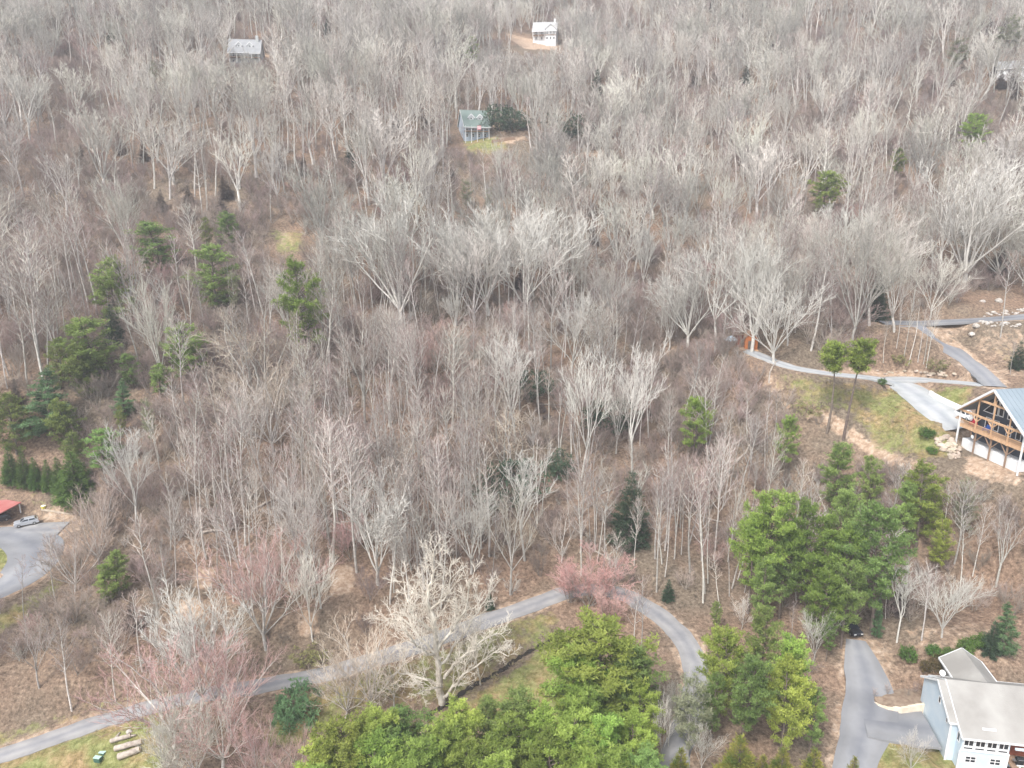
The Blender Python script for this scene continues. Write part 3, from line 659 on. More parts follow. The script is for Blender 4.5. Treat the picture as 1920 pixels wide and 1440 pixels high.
# --- planter behind a curved retaining wall, by the blue house
def planter():
    front = [(1742,1348),(1715,1346),(1690,1342),(1665,1335),(1646,1328),(1636,1320),(1636,1312),(1646,1304)]
    back = [(1660,1299),(1690,1294),(1720,1291),(1748,1290)]
    fp = [G(*p) for p in front]; bp_ = [G(*p) for p in back]
    z0 = min(p.z for p in fp)-0.3; zt = fp[2].z+1.55
    c = sum((p for p in fp+bp_), Vector())/len(fp+bp_)
    r = empty('planter', (c.x, c.y, z0)); tag(r, 'long raised planter with curved beige retaining wall and bare shrubs', 'planter')
    sub = []
    for i in range(len(fp)-1):
        for k in range(2): sub.append(fp[i].lerp(fp[i+1], k/2))
    sub.append(fp[-1]); n = len(sub)
    for i in range(n-1):
        p, q = sub[i]-c, sub[i+1]-c; d = (q-p); nr = Vector((d.y,-d.x,0)).normalized()
        if nr.dot(p) > 0: nr = -nr
        step = 0.0 if i < 9 else -0.12*(i-8)
        h = zt-z0-0.09*i+step*0.2; w_ = 0.4; e = d.normalized()*0.02
        m1 = MB(); vs = [(p.x,p.y,0),(q.x,q.y,0),(q.x+nr.x*w_,q.y+nr.y*w_,0),(p.x+nr.x*w_,p.y+nr.y*w_,0)]
        vs += [(v[0],v[1],h) for v in vs]
        m1.add(vs, [(0,3,2,1),(4,5,6,7),(0,1,5,4),(1,2,6,5),(2,3,7,6),(3,0,4,7)]); m1.build('wall_section', M['beige_wall'], r)
    ring = [p-c for p in sub]+[p-c for p in bp_]; hh = zt-z0-0.45
    bm = MB(); vs = [(p.x*0.95,p.y*0.95,hh+random.uniform(-0.1,0.1)-(0.35 if i > n-4 and i < n+1 else 0)) for i, p in enumerate(ring)]; vs += [(v[0],v[1],-0.2) for v in vs]
    cen = len(vs); vs.append((0,0,hh+0.25)); m_ = len(ring)
    bm.add(vs, [(i,(i+1) % m_,cen) for i in range(m_)]+[(i,m_+i,m_+(i+1) % m_,(i+1) % m_) for i in range(m_)]); bm.build('soil', M['soil_bed'], r)
    return c, z0+hh
PL = planter()

# --- small houses on the hillside
def hill_house(base, rz, W, D, h, rise, wall_m, roof_m, label, dormers=2, porch=True, chimney=None, side_gable=False, name='hillside_house', front_gable=None, flag=False):
    r = empty(name, base, rz); tag(r, label, 'house')
    wl = MB(); wl.prism([(0,-3),(D,-3),(D,h),(D/2,h+rise-0.25),(0,h)], 'x', -W/2, W/2); wl.build('wall', M[wall_m], r)
    k = rise/(D/2)
    ro = roof_ridge_x(r, -W/2-0.5, W/2+0.5, -2.2 if porch else -0.5, D+0.5, D/2, h-(2.2 if porch else 0.5)*k*0.6, h-0.5*k, h+rise, roof_m, trim='white')
    for i in range(dormers):
        x = W*(-0.18+0.36*i)
        d = MB(); y0 = 0.9; z0 = h+y0*k*0.7; d.prism([(x-1.05,z0-0.2),(x+1.05,z0-0.2),(x+1.05,z0+1.7),(x,z0+2.75),(x-1.05,z0+1.7)], 'y', y0, D/2-0.4)
        o = d.build('dormer', M['white'], r)
        e = MB()
        for s in (-1, 1): e.slab([(x,y0-0.3,z0+3.0),(x,D/2-0.2,z0+3.0),(x+s*1.5,D/2-0.2,z0+1.5),(x+s*1.5,y0-0.3,z0+1.5)], 0.15)
        e.build('dormer_roof', M['roof_white'], o)
        e = MB()
        for s in (-1, 1): e.beam((x,y0-0.33,z0+2.87),(x+s*1.5,y0-0.33,z0+1.4),0.1,0.4)
        e.build('fascia', M['white'], o)
        window(o, x-0.4, x+0.4, z0+0.25, z0+1.55, y0, fw=0.1, bars=(1,2))
    if porch:
        p = MB(); p.box(-W/2,-2.0,h-3.2,W/2,-0.005,h-3.0); pd = p.build('porch_deck', M['timber_dull'], r)
        b = MB(); b.box(-W/2,-2.05,h-2.2,W/2,-1.95,h-2.1); b.build('railing', M['white'], pd)
        for i in range(5):
            x = -W/2+0.15+i*(W-0.3)/4; q = MB(); q.box(x-0.1,-2.0,-2.5,x+0.1,-1.8,h-1.15); q.build('post', M['white'], r)
    n = 4
    for i in range(n):
        x = -W/2+W*(i+0.5)/n
        window(r, x-0.5, x+0.5, h-2.7 if porch else h-2.0, h-0.9 if porch else h-0.6, 0, fw=0.12, bars=(1,2))
        window(r, x-0.5, x+0.5, h-5.3, h-3.9, 0, fw=0.12, bars=(1,2))
    for sx in (-1, 1):
        for y in (D*0.3, D*0.7):
            window(r, y-0.45, y+0.45, h-2.3, h-0.9, sx*W/2, nrm=sx, axis='y', fw=0.1, bars=(1,2)); window(r, y-0.45, y+0.45, h-5.0, h-3.7, sx*W/2, nrm=sx, axis='y', fw=0.1)
    if chimney is not None:
        c = MB(); c.box(chimney-0.6,D*0.35,-3,chimney+0.6,D*0.35+1.1,h+rise+1.4); c.build('chimney', M[wall_m], r)
    if front_gable:
        x0, x1 = front_gable; xm = (x0+x1)/2; g = MB(); g.prism([(x0,-3),(x1,-3),(x1,h),(xm,h+(x1-x0)/2*0.8),(x0,h)], 'y', -1.6, D/2-0.3); go = g.build('front_wing_wall', M[wall_m], r)
        e = MB(); zt = h+(x1-x0)/2*0.8+0.25
        for s in (-1, 1): e.slab([(xm,-2.0,zt),(xm,D/2,zt),(xm+s*((x1-x0)/2+0.4),D/2,h-0.1),(xm+s*((x1-x0)/2+0.4),-2.0,h-0.1)], 0.18)
        e.build('front_wing_roof', M[roof_m], go)
        for i in range(3):
            x = x0+(x1-x0)*(i+0.5)/3; window(go, x-0.5, x+0.5, h-2.6, h-1.0, -1.6, fw=0.1); window(go, x-0.5, x+0.5, h-5.6, h-4.2, -1.6, fw=0.1)
    return r
def base_at(px, py, lower=0.0):
    g = G(px, py); return Vector((g.x, g.y, g.z - lower))
hb = base_at(893, 262); pad(hb.x, hb.y+4, 5, hb.z+0.5, 4) if False else None
hill_house(hb, R(17), 10.2, 9.5, 6.3, 5.6, 'siding_slate', 'roof_green', 'small slate blue house with green roof and two white dormers on the mid slope', dormers=2)
fl = empty('flag', hb+Vector((1.6,-2.2,4.6))); tag(fl, 'small red striped flag hanging from the porch of the green roofed house', 'flag')
s = MB(); s.beam((0,0,0),(0,-1.5,0.9),0.06); s.build('pole', M['white'], fl)
for i in range(7):
    s = MB(); s.box(-1.0,-1.3,-1.0+i*0.22,0.6,-1.26,-1.0+(i+1)*0.22-0.005); s.build('stripe', M['red_fabric' if i % 2 == 0 else 'white'], fl)
tb = base_at(1021, 84)
hill_house(tb, R(-8), 13.5, 11, 8.2, 5.2, 'white', 'roof_white', 'tall white house with pale roof on a cleared knoll near the top', dormers=0, chimney=5.6, front_gable=(0.6,6.6))
lb = base_at(461, 126)
hill_house(lb, R(9), 13.0, 10, 7.0, 5.4, 'siding_grey', 'shingle_grey', 'grey house with two white dormers among trees at the upper left', dormers=2, chimney=5.2)
pb = base_at(1897, 152)
hill_house(pb, R(-25), 12, 9, 5.5, 3.5, 'white', 'shingle_grey', 'pale house half hidden in bare trees at the upper right', dormers=0, porch=False)
# yard wall of the green-roofed house
yw0 = G(922,268); yw1 = G(965,262)
yo = empty('yard_wall', yw0); tag(yo, 'low dark timber wall holding up the tan yard beside the green roofed house', 'wall')
for i in range(3):
    s = MB(); d = yw1-yw0; s.beam(Vector((0,0,0.15+i*0.4)), Vector((d.x,d.y,d.z+0.15+i*0.4)), 0.35, 0.38); s.build('timber', M['timber_dull'], yo)

# --- orange shed and blue-roofed stall by the end of the gravel drive
g0 = G(1408, 655)
sh = empty('shed', g0, R(-12)); tag(sh, 'small orange timber shed at the end of the gravel drive', 'shed')
s = MB(); s.prism([(-1.5,-0.6),(1.5,-0.6),(1.5,3.0),(0,4.3),(-1.5,3.0)], 'y', 0, 3.6); s.build('wall', M['orange_wood'], sh)
s = MB()
for q in (-1, 1): s.slab([(0,-0.3,4.5),(0,3.9,4.5),(q*1.85,3.9,2.85),(q*1.85,-0.3,2.85)], 0.14)
s.build('roof', M['timber_dull'], sh)
s = MB(); s.box(-0.8,-0.06,0,0.2,-0.005,2.1); s.build('door', M['bark_dark'], sh)
s = MB(); s.box(-1.7,-1.1,-0.2,1.7,-0.07,0.0); s.build('porch_floor', M['timber'], sh)
g1 = G(1392, 650)
sh = empty('shed', g1, R(10)); tag(sh, 'weathered red shed just left of the orange one', 'shed')
s = MB(); s.prism([(0,-0.6),(3.0,-0.6),(3.0,2.4),(0,3.0)], 'x', -1.4, 1.4); s.build('wall', M['red_board'], sh)
s = MB(); s.slab([(-1.7,-0.4,3.2),(1.7,-0.4,3.2),(1.7,3.4,2.5),(-1.7,3.4,2.5)], 0.14); s.build('roof', M['timber_dull'], sh)
s = MB(); s.box(-0.5,-0.05,0,0.5,-0.005,2.0); s.build('door', M['bark_dark'], sh)
g2 = G(1370, 648)
sh = empty('canopy_tent', g2, R(15)); sh.scale = (0.75, 0.75, 0.8); tag(sh, 'pale blue canopy tent under the bare trees left of the sheds', 'tent')
for sx in (-1, 1):
    for sy in (-1, 1): s = MB(); s.box(sx*1.9-0.05,sy*1.5-0.05,-0.4,sx*1.9+0.05,sy*1.5+0.05,2.1); s.build('leg', M['white'], sh)
s = MB(); s.add([(-2.1,-1.7,2.1),(2.1,-1.7,2.1),(2.1,1.7,2.1),(-2.1,1.7,2.1),(0,0,3.3),(-2.1,-1.7,1.7),(2.1,-1.7,1.7),(2.1,1.7,1.7),(-2.1,1.7,1.7)],
   [(0,1,4),(1,2,4),(2,3,4),(3,0,4),(0,5,6,1),(1,6,7,2),(2,7,8,3),(3,8,5,0)]); s.build('canopy', M['tarp_blue'], sh)

# --- carport at the left edge
gc = G(8, 985)
cpz = max(gc.z, hz(gc.x, gc.y))
ca = empty('carport', (gc.x-2.6, gc.y+2.0, cpz), R(-18)); tag(ca, 'carport with flat red metal roof at the left edge', 'carport')
s = MB(); s.slab([(-3.2,-3.4,3.0),(3.4,-3.4,3.0),(3.4,3.2,3.6),(-3.2,3.2,3.6)], 0.2); s.build('roof', M['roof_red'], ca)
for x in (-2.9, 3.1):
    for y, h in ((-3.1,2.82),(2.9,3.3)): s = MB(); s.box(x-0.09,y-0.09,-1.0,x+0.09,y+0.09,h); s.build('post', M['white'], ca)
s = MB(); s.box(-3.1,3.0,-1.0,3.3,3.1,3.3); s.build('back_wall', M['timber_dull'], ca)

# --- cars
def car(loc, rz, body_m, label, suv=1.0):
    r = empty('parked_car', loc, rz); tag(r, label, 'car')
    H = 1.5*suv; L2 = 2.25; W2 = 0.9
    prof = [(-L2,0.35),(-L2,0.75),(-L2+0.1,0.95),(-1.85,1.02),(-1.0,1.08),(-0.95,1.10),(1.75,1.12),(2.1,1.0),(L2,0.8),(L2,0.35),(1.75,0.3),(-1.75,0.3)]
    b = MB(); b.prism(prof, 'y', -W2, W2); bo = b.build('body', M[body_m], r)
    md = bo.modifiers.new('bevel', 'BEVEL'); md.width = 0.07; md.segments = 2
    c = MB(); zb = 1.09; lo = [(-1.05,W2-0.06),(1.85,W2-0.06)]; top = [(-0.35,W2-0.2),(1.45,W2-0.2)]
    vs = [(-1.05,-W2+0.06,zb),(1.9,-W2+0.06,zb),(1.9,W2-0.06,zb),(-1.05,W2-0.06,zb),(-0.3,-W2+0.2,H),(1.5,-W2+0.2,H),(1.5,W2-0.2,H),(-0.3,W2-0.2,H)]
    c.add(vs, [(0,1,5,4),(1,2,6,5),(2,3,7,6),(3,0,4,7),(4,5,6,7)]); g = c.build('windows', M['glass'], r)
    t = MB(); t.add([(-0.36,-W2+0.17,H-0.03),(1.56,-W2+0.17,H-0.03),(1.56,W2-0.17,H-0.03),(-0.36,W2-0.17,H-0.03),(-0.2,-W2+0.27,H+0.05),(1.4,-W2+0.27,H+0.05),(1.4,W2-0.27,H+0.05),(-0.2,W2-0.27,H+0.05)],
        [(0,1,5,4),(1,2,6,5),(2,3,7,6),(3,0,4,7),(4,5,6,7),(0,3,2,1)]); t.build('roof', M[body_m], r)
    for s_ in (-1, 1):
        for a_, b_ in (((-1.05,zb),(-0.33,H)),((0.45,zb),(0.5,H)),((1.9,zb),(1.5,H))):
            p = MB(); p.beam((a_[0],s_*(W2-0.06),a_[1]),(b_[0],s_*(W2-0.19),b_[1]),0.09); p.build('pillar', M[body_m], r)
        for x in (-1.4, 1.4):
            wv = MB(); wv.tube([(x,s_*(W2+0.02),0.33),(x,s_*(W2-0.2),0.33)], 0.33, 16); wo = wv.build('wheel', M['rubber'], r)
            wv = MB(); wv.tube([(x,s_*(W2+0.035),0.33),(x,s_*(W2+0.022),0.33)], 0.2, 12); wv.build('rim', M['rim'], wo)
        h = MB(); h.box(-L2-0.02,s_*0.62-0.2,0.68,-L2+0.1,s_*0.62+0.2,0.84); h.build('headlight', M['lamp'], r)
        h = MB(); h.box(L2-0.08,s_*0.68-0.18,0.7,L2+0.03,s_*0.68+0.18,0.86); h.build('tail_light', M['red_lens'], r)
        h = MB(); h.box(-0.95,s_*(W2+0.01)-0.1,1.06,-0.8,s_*(W2+0.01)+0.1,1.18); h.build('mirror', M[body_m], r)
    gr = MB(); gr.box(-L2-0.025,-0.4,0.45,-L2+0.05,0.4,0.66); gr.build('grille', M['black'], r)
def road_z(x, y):
    best = None
    for _, C, _, lift, _ in ROADS:
        d = np.hypot(C[:,0]-x, C[:,1]-y); i = int(d.argmin())
        if d[i] < C[i,3]/2+1.5: best = max(best or -1e9, C[i,2]+lift+0.05)
    return best if best is not None else hz(x, y)
def put_car(px, py, rz, *a, **k):
    g = G(px, py); car((g.x, g.y, road_z(g.x, g.y)+0.02), rz, *a, **k)
put_car(51, 985, R(33), 'car_silver', 'silver hatchback parked on the grey pad beside the red carport')
g = G(6, 984); car((g.x-1.8, g.y+1.2, hz(g.x-1.8, g.y+1.2)+0.1), R(40), 'car_dark', 'dark car parked in the shade under the red carport')
put_car(1809, 784, R(100), 'car_white', 'white sport utility car beside the left corner of the timber house', suv=1.15)
put_car(1594, 1184, R(98), 'car_dark', 'dark car half hidden under the pines at the top of the lower driveway')

# --- green utility box and logs on the verge
g = G(186, 1424)
bx = empty('utility_box', g, R(-10)); tag(bx, 'dark green utility cabinet with pale lids on the roadside grass', 'utility box')
s = MB(); s.box(-0.5,-0.55,-0.1,0.5,0.0,0.62); s.build('cabinet', M['box_green'], bx)
s = MB(); s.box(-0.53,-0.58,0.624,0.53,0.03,0.70); s.build('lid', M['box_top'], bx)
s = MB(); s.box(-0.44,0.5,-0.1,0.44,1.15,0.62); s.build('cabinet', M['box_green'], bx)
s = MB(); s.box(-0.47,0.47,0.624,0.47,1.18,0.70); s.build('lid', M['box_top'], bx)
s = MB(); s.box(-0.4,0.005,-0.1,0.4,0.495,0.3); s.build('base', M['box_green'], bx)
for (a, b, r0, lab, stub) in (((208,1393),(245,1382),0.36,'pale split log with a branch stub, farthest of three on the roadside grass',True),
        ((216,1408),(267,1394),0.46,'grey felled log in the middle of three on the roadside grass',False),
        ((222,1424),(263,1409),0.50,'thick felled log nearest the camera of three on the roadside grass',False)):
    p, q = G(*a), G(*b); e = empty('felled_log', p); tag(e, lab, 'log', 'felled logs on the verge')
    d = q-p; pts = [Vector((0,0,r0*0.9))+d*(t/6)+Vector((random.uniform(-.04,.04),random.uniform(-.04,.04),random.uniform(-.03,.03))) for t in range(7)]
    s = MB(); s.tube(pts, [r0*(1-0.02*t)*random.uniform(0.95,1.05) for t in range(7)], 12, cap=False)
    if stub: s.tube([pts[1],pts[1]+Vector((0.3,1.3,0.25))],[0.22,0.16],8); s.tube([pts[5],pts[5]+Vector((1.3,0.2,0.1))],[0.2,0.12],8)
    s.build('bark', M['log'], e, smooth=True)
    for t, q2 in ((0,-1),(6,1)):
        s = MB(); u = d.normalized()*0.015*q2; s.tube([pts[t]-u*2,pts[t]+u],[r0*0.93]*2,12); s.build('cut_end', M['log_end'], e)

# --- boulders
def rock_mesh(seed, m):
    rn = random.Random(seed); bm = bmesh.new(); bmesh.ops.create_icosphere(bm, subdivisions=2, radius=0.5)
    for v in bm.verts:
        n = v.co.normalized(); k = 1+0.22*math.sin(3.1*n.x+seed)*math.cos(2.7*n.y+seed*2)+rn.uniform(-0.09,0.09); v.co = Vector((n.x*k*0.6, n.y*k*0.5, max(n.z*k*0.38,-0.2)))
    me = bpy.data.meshes.new('boulder'); bm.to_mesh(me); bm.free(); me.materials.append(M[m]); return me
RK = [rock_mesh(i, 'stone') for i in range(4)]; RKW = [rock_mesh(i+9, 'stone_white') for i in range(3)]
def rocks(n, poly, lab, grp, lo, hi, src):
    xs = [p[0] for p in poly]; ys = [p[1] for p in poly]; k = 0
    while k < n:
        x, y = random.uniform(min(xs), max(xs)), random.uniform(min(ys), max(ys))
        if not inpoly(np.array(x), np.array(y), poly): continue
        g = G(x, y); o = link('boulder', random.choice(src)); s_ = random.uniform(lo, hi); o.scale = (s_, s_, s_)
        o.location = (g.x, g.y, g.z+0.12*s_); o.rotation_euler = (random.uniform(-.3,.3), random.uniform(-.3,.3), random.uniform(0,6.28)); tag(o, lab, 'boulder', grp); k += 1
rocks(48, [(1752,826),(1775,818),(1800,838),(1796,868),(1768,852)], 'tan boulder in the heap below the left corner of the timber house', 'boulders heaped beside the timber house', 0.45, 1.35, RK)
rocks(30, [(1835,603),(1915,607),(1915,614),(1850,612)], 'white boulder in the row along the near edge of the upper road', 'white boulders along the near edge of the upper road', 0.4, 1.0, RKW)
rocks(22, [(1850,588),(1920,580),(1920,588),(1845,594)], 'white boulder in the row along the far edge of the upper road', 'white boulders along the far edge of the upper road', 0.4, 1.1, RKW)
rocks(26, [(1645,695),(1790,698),(1790,706),(1645,704)], 'pinkish stone on the bare bank above the gravel drive', 'stones on the bank above the gravel drive', 0.4, 1.1, RK)
for px, py, s_, lab in ((242,1373,0.9,'single white stone on the verge beside the felled logs'),(1830,612,1.7,'large pale boulder lying on the tan slope below the upper road'),(1822,628,1.6,'smaller pale boulder below the large one on the tan slope'),
     (1872,566,2.0,'long pale boulder in the clearing under the big fan shaped tree'),(1842,566,1.2,'round pale boulder left of the long one under the big fan shaped tree'),(1640,597,1.6,'white boulder at the left end of the upper road')):
    g = G(px, py); o = link('boulder', random.choice(RKW)); o.scale = (s_,)*3; o.location = (g.x, g.y, g.z+0.1*s_); o.rotation_euler = (0,0,random.uniform(0,6)); tag(o, lab, 'boulder')
# curved white retaining wall beside the gravel drive
cw = [G(*p) for p in ((1743,741),(1752,747),(1765,754),(1780,761),(1795,768),(1806,774))]
e = empty('retaining_wall', cw[0]); tag(e, 'white curved retaining wall between the gravel drive and the grass island', 'wall')
for i in range(len(cw)-1):
    p, q = cw[i]-cw[0], cw[i+1]-cw[0]; s = MB(); zt = 1.1
    s.beam((p.x,p.y,p.z+zt/2-0.3),(q.x,q.y,q.z+zt/2-0.3),0.5,zt+0.6); s.build('wall_section', M['white'], e)
# timber edging, yellow tub by the left pad
ed = [G(*p) for p in ((78,957),(105,961),(138,966))]
e = empty('edging', ed[0]); tag(e, 'long weathered timber edging on the bank above the parking pad', 'edging')
for i in range(2):
    p, q = ed[i]-ed[0], ed[i+1]-ed[0]; s = MB(); s.beam(p+Vector((0,0,0.2)), q+Vector((0,0,0.2)), 0.25, 0.3); s.build('timber', M['stone'], e)
g = G(82, 952); e = empty('plastic_tub', g); tag(e, 'round yellow plastic tub on the bank above the parking pad', 'tub')
s = MB(); s.tube([(0,0,-0.1),(0,0,0.35),(0,0,0.5)], [0.45,0.55,0.58], 14); s.build('bowl', M['yellow'], e); s = MB(); s.tube([(0,0,0.505),(0,0,0.53)], [0.5,0.42], 14); s.build('lid', M['white'], e)

# ------------------------------------------------------------------ tree shapes
def rv(rn): return Vector((rn.gauss(0,1), rn.gauss(0,1), rn.gauss(0,1)))
def perp(d, az):
    u = d.cross(Vector((0.13,0.27,0.95)))
    if u.length < 0.1: u = d.cross(Vector((1,0,0)))
    u.normalize(); q = d.cross(u); return u*math.cos(az) + q*math.sin(az)
def path(rn, p, d, L, n, jit, trop, droop=0.0):
    pts = [p.copy()]; d = d.normalized(); ds = [d]
    for i in range(n):
        d = (d + rv(rn)*jit + Vector((0,0,trop)) ).normalized(); ds.append(d)
        p = p + d*(L/n); pts.append(p.copy())
    return pts, ds
def twig(mb, pts, r, mi):
    """three-sided tapering twig ending in a point"""
    k = len(mb.v); n = len(pts)-1
    for i in range(n):
        d = (pts[i+1]-pts[i]).normalized(); u = d.cross(Vector((0.4,0.5,0.77)))
        if u.length < 0.05: u = Vector((1,0,0))
        u.normalize(); q = d.cross(u); rr = r*(1-0.75*i/n)
        for a in (0, 2.094, 4.189): mb.v.append(tuple(pts[i]+u*(rr*math.cos(a))+q*(rr*math.sin(a))))
    mb.v.append(tuple(pts[-1])); tip = len(mb.v)-1
    for i in range(n-1):
        for j in range(3):
            a = k+3*i+j; b = k+3*i+(j+1) % 3; mb.f.append((a, b, b+3, a+3)); mb.m.append(mi)
    e = k+3*(n-1)
    for j in range(3): mb.f.append((e+j, e+(j+1) % 3, tip)); mb.m.append(mi)
def limb(mb, pts, r0, r1, n, mi):
    m = len(pts)-1; mb.tube(pts, [r0+(r1-r0)*i/m for i in range(m+1)], n, mi, cap=False)
# st: style dictionary
STY = {
 'fan':     dict(H=20, clear=0.20, leaders=6, spread=0.52, kids=(8,6,5), ang=(0.42,0.5,0.55), ratio=(0.55,0.5,0.55), jit=0.10, trop=0.06, r=0.28, twr=0.036),
 'fanwide': dict(H=20, clear=0.16, leaders=9, spread=0.70, kids=(8,6,5), ang=(0.45,0.5,0.55), ratio=(0.48,0.5,0.55), jit=0.11, trop=0.065, r=0.30, twr=0.036),
 'vase':    dict(H=22, clear=0.34, leaders=5, spread=0.40, kids=(6,5,5), ang=(0.4,0.5,0.55), ratio=(0.5,0.5,0.55), jit=0.08, trop=0.06, r=0.27, twr=0.034),
 'poplar':  dict(H=26, clear=0.42, leaders=1, spread=0.0, kids=(24,6,4), ang=(0.75,0.5,0.6), ratio=(0.25,0.5,0.5), jit=0.035, trop=0.05, r=0.24, twr=0.032),
 'slender': dict(H=22, clear=0.52, leaders=1, spread=0.0, kids=(15,4,4), ang=(0.8,0.5,0.6), ratio=(0.18,0.5,0.5), jit=0.04, trop=0.05, r=0.18, twr=0.030),
 'twin':    dict(H=22, clear=0.12, leaders=2, spread=0.16, kids=(12,5,4), ang=(0.7,0.5,0.6), ratio=(0.27,0.5,0.5), jit=0.045, trop=0.03, r=0.22, twr=0.032),
 'sinuous': dict(H=22, clear=0.18, leaders=5, spread=0.55, kids=(6,6,5), ang=(0.7,0.75,0.8), ratio=(0.52,0.5,0.5), jit=0.17, trop=0.045, r=0.32, twr=0.036),
 'fuzzy':   dict(H=9,  clear=0.08, leaders=7, spread=0.50, kids=(8,6,5), ang=(0.45,0.5,0.6), ratio=(0.42,0.5,0.55), jit=0.10, trop=0.05, r=0.09, twr=0.022),
 'sapling': dict(H=6,  clear=0.02, leaders=6, spread=0.38, kids=(7,6,0), ang=(0.5,0.6,0.6), ratio=(0.4,0.5,0.5), jit=0.10, trop=0.05, r=0.045, twr=0.018),
}
def bare_tree(style, seed, bark, tw, tw2=None, dens=1.0):
    """returns (trunk MB, crown MB, H); trunk = bole and main limbs, crown = branches and twigs"""
    s = STY[style]; rn = random.Random(seed); H = s['H']*rn.uniform(0.95,1.05); T = MB(); C = MB()
    kids = s['kids']; rt = s['r']
    def sub(p, d, L, r, lv, az0):
        n = (6,5,4,3)[lv]; pts, ds = path(rn, p, d, L, n, s['jit']*(1+0.25*lv), s['trop'])
        if lv == 0: limb(T, pts, r, r*0.32, 6, 0)
        elif lv == 1: limb(C, pts, r, r*0.35, 4, 0)
        else: twig(C, pts, r, 1 if lv == 2 else 2)
        if lv >= 3 or (lv == 2 and kids[2] == 0): return
        nk = max(1, int(kids[lv]*rn.uniform(0.8,1.2)*dens+0.5))
        for k in range(nk):
            t = 0.22+0.78*(k+rn.random()*0.8)/nk; t = min(t, 0.98); i = min(int(t*n), n-1); f = t*n-i
            q = pts[i].lerp(pts[i+1], f); az0 += 2.4+rn.uniform(-.5,.5); an = s['ang'][lv]*rn.uniform(0.7,1.35)
            dd = (ds[i]*math.cos(an) + perp(ds[i], az0)*math.sin(an) + Vector((0,0,0.12))).normalized()
            LL = L*s['ratio'][lv]*(1.15-0.55*t)*rn.uniform(0.75,1.25)
            if lv == 0: rr = max(r*0.42*(1-0.4*t), 0.045 if style != 'fuzzy' and style != 'sapling' else 0.03)
            elif lv == 1: rr = s['twr']*1.25
            else: rr = s['twr']*0.85
            sub(q, dd, LL, rr, lv+1, az0)
    if style == 'limbs':
        for k, (z0, pl, r0, r1) in enumerate(s['limbs']):
            P = catmull(np.array([[q[0]+rn.gauss(0,.25), (q[2] if len(q) > 2 else rn.gauss(0,1.0)*min(1.5,abs(q[0])*0.3)), q[1]] for q in pl]), 4)
            pts = [Vector(q) for q in P]; m_ = len(pts)-1
            pts = [p+(rv(rn)*0.16 if 0 < i else Vector()) for i, p in enumerate(pts)]
            limb(T, pts, r0, r1, 8, 0); L = sum((pts[i+1]-pts[i]).length for i in range(m_)); nk = int(L*1.5*dens); a0 = rn.random()*6
            for j in range(nk):
                t = z0+(1-z0)*(j+rn.random()*.8)/nk; t = min(t,.99); i = min(int(t*m_),m_-1); q = pts[i].lerp(pts[i+1], t*m_-i); a0 += 2.4+rn.uniform(-.5,.5); dd0 = (pts[i+1]-pts[i]).normalized()
                an = rn.uniform(.5,1.1); dd = (dd0*math.cos(an)+perp(dd0,a0)*math.sin(an)+Vector((0,0,.25))).normalized()
                sub(q, dd, (5.2-2.6*t)*rn.uniform(.6,1.25), 0.052*(1.3-0.5*t), 1, rn.random()*6)
    elif s['leaders'] == 1:
        pts, ds = path(rn, Vector((0,0,-0.4)), Vector((rn.uniform(-.04,.04),rn.uniform(-.04,.04),1)), H, 12, s['jit'], 0.06)
        limb(T, pts, rt, 0.03, 8, 0); nk = int(kids[0]*dens); az = rn.random()*6
        for k in range(nk):
            t = s['clear']+(0.985-s['clear'])*(k+rn.random()*0.7)/nk; i = min(int(t*12), 11); q = pts[i].lerp(pts[i+1], t*12-i)
            az += 2.4+rn.uniform(-.5,.5); tt = (t-s['clear'])/(1-s['clear']); an = s['ang'][0]*rn.uniform(0.75,1.25)*(1.1-0.35*tt)
            dd = (Vector((0,0,1))*math.cos(an)+perp(Vector((0,0,1)), az)*math.sin(an)).normalized()
            prof = (0.55+1.1*tt)*(1-tt)**0.6*1.25 if tt < 0.95 else 0.3
            L = H*s['ratio'][0]*max(prof,0.22)*rn.uniform(0.75,1.25); r = rt*0.32*(1-0.6*tt)
            n = 5; bp, bd = path(rn, q, dd, L, n, s['jit']*1.6, 0.10); limb(C, bp, max(r,0.04), 0.02, 4, 0)
            a2 = rn.random()*6
            for j in range(max(2,int(kids[1]*dens*rn.uniform(.8,1.2)))):
                t2 = 0.2+0.78*(j+rn.random()*.8)/kids[1]; t2 = min(t2,.98); i2 = min(int(t2*n), n-1); q2 = bp[i2].lerp(bp[i2+1], t2*n-i2); a2 += 2.4
                d2 = (bd[i2]*0.8+perp(bd[i2], a2)*0.6+Vector((0,0,.15))).normalized(); sub(q2, d2, L*0.5*(1.15-0.5*t2)*rn.uniform(.8,1.2), s['twr']*1.2, 2, a2)
    else:
        hc = H*s['clear']; nl = s['leaders']
        if style in ('fuzzy','sapling'):
            starts = [(Vector((rn.uniform(-.3,.3),rn.uniform(-.3,.3),-0.3)), 1.0) for _ in range(nl)]; base_r = rt
        else:
            bp, bd = path(rn, Vector((0,0,-0.5)), Vector((rn.uniform(-.1,.1),rn.uniform(-.1,.1),1)), hc+0.5, 5, s['jit']*0.6, 0.03)
            limb(T, bp, rt*1.15, rt*0.85, 9, 0); starts = [(bp[-1] if k == 0 else bp[-1].lerp(bp[-2], rn.random()), 1.0) for k in range(nl)]; base_r = rt*0.62
        az = rn.random()*6
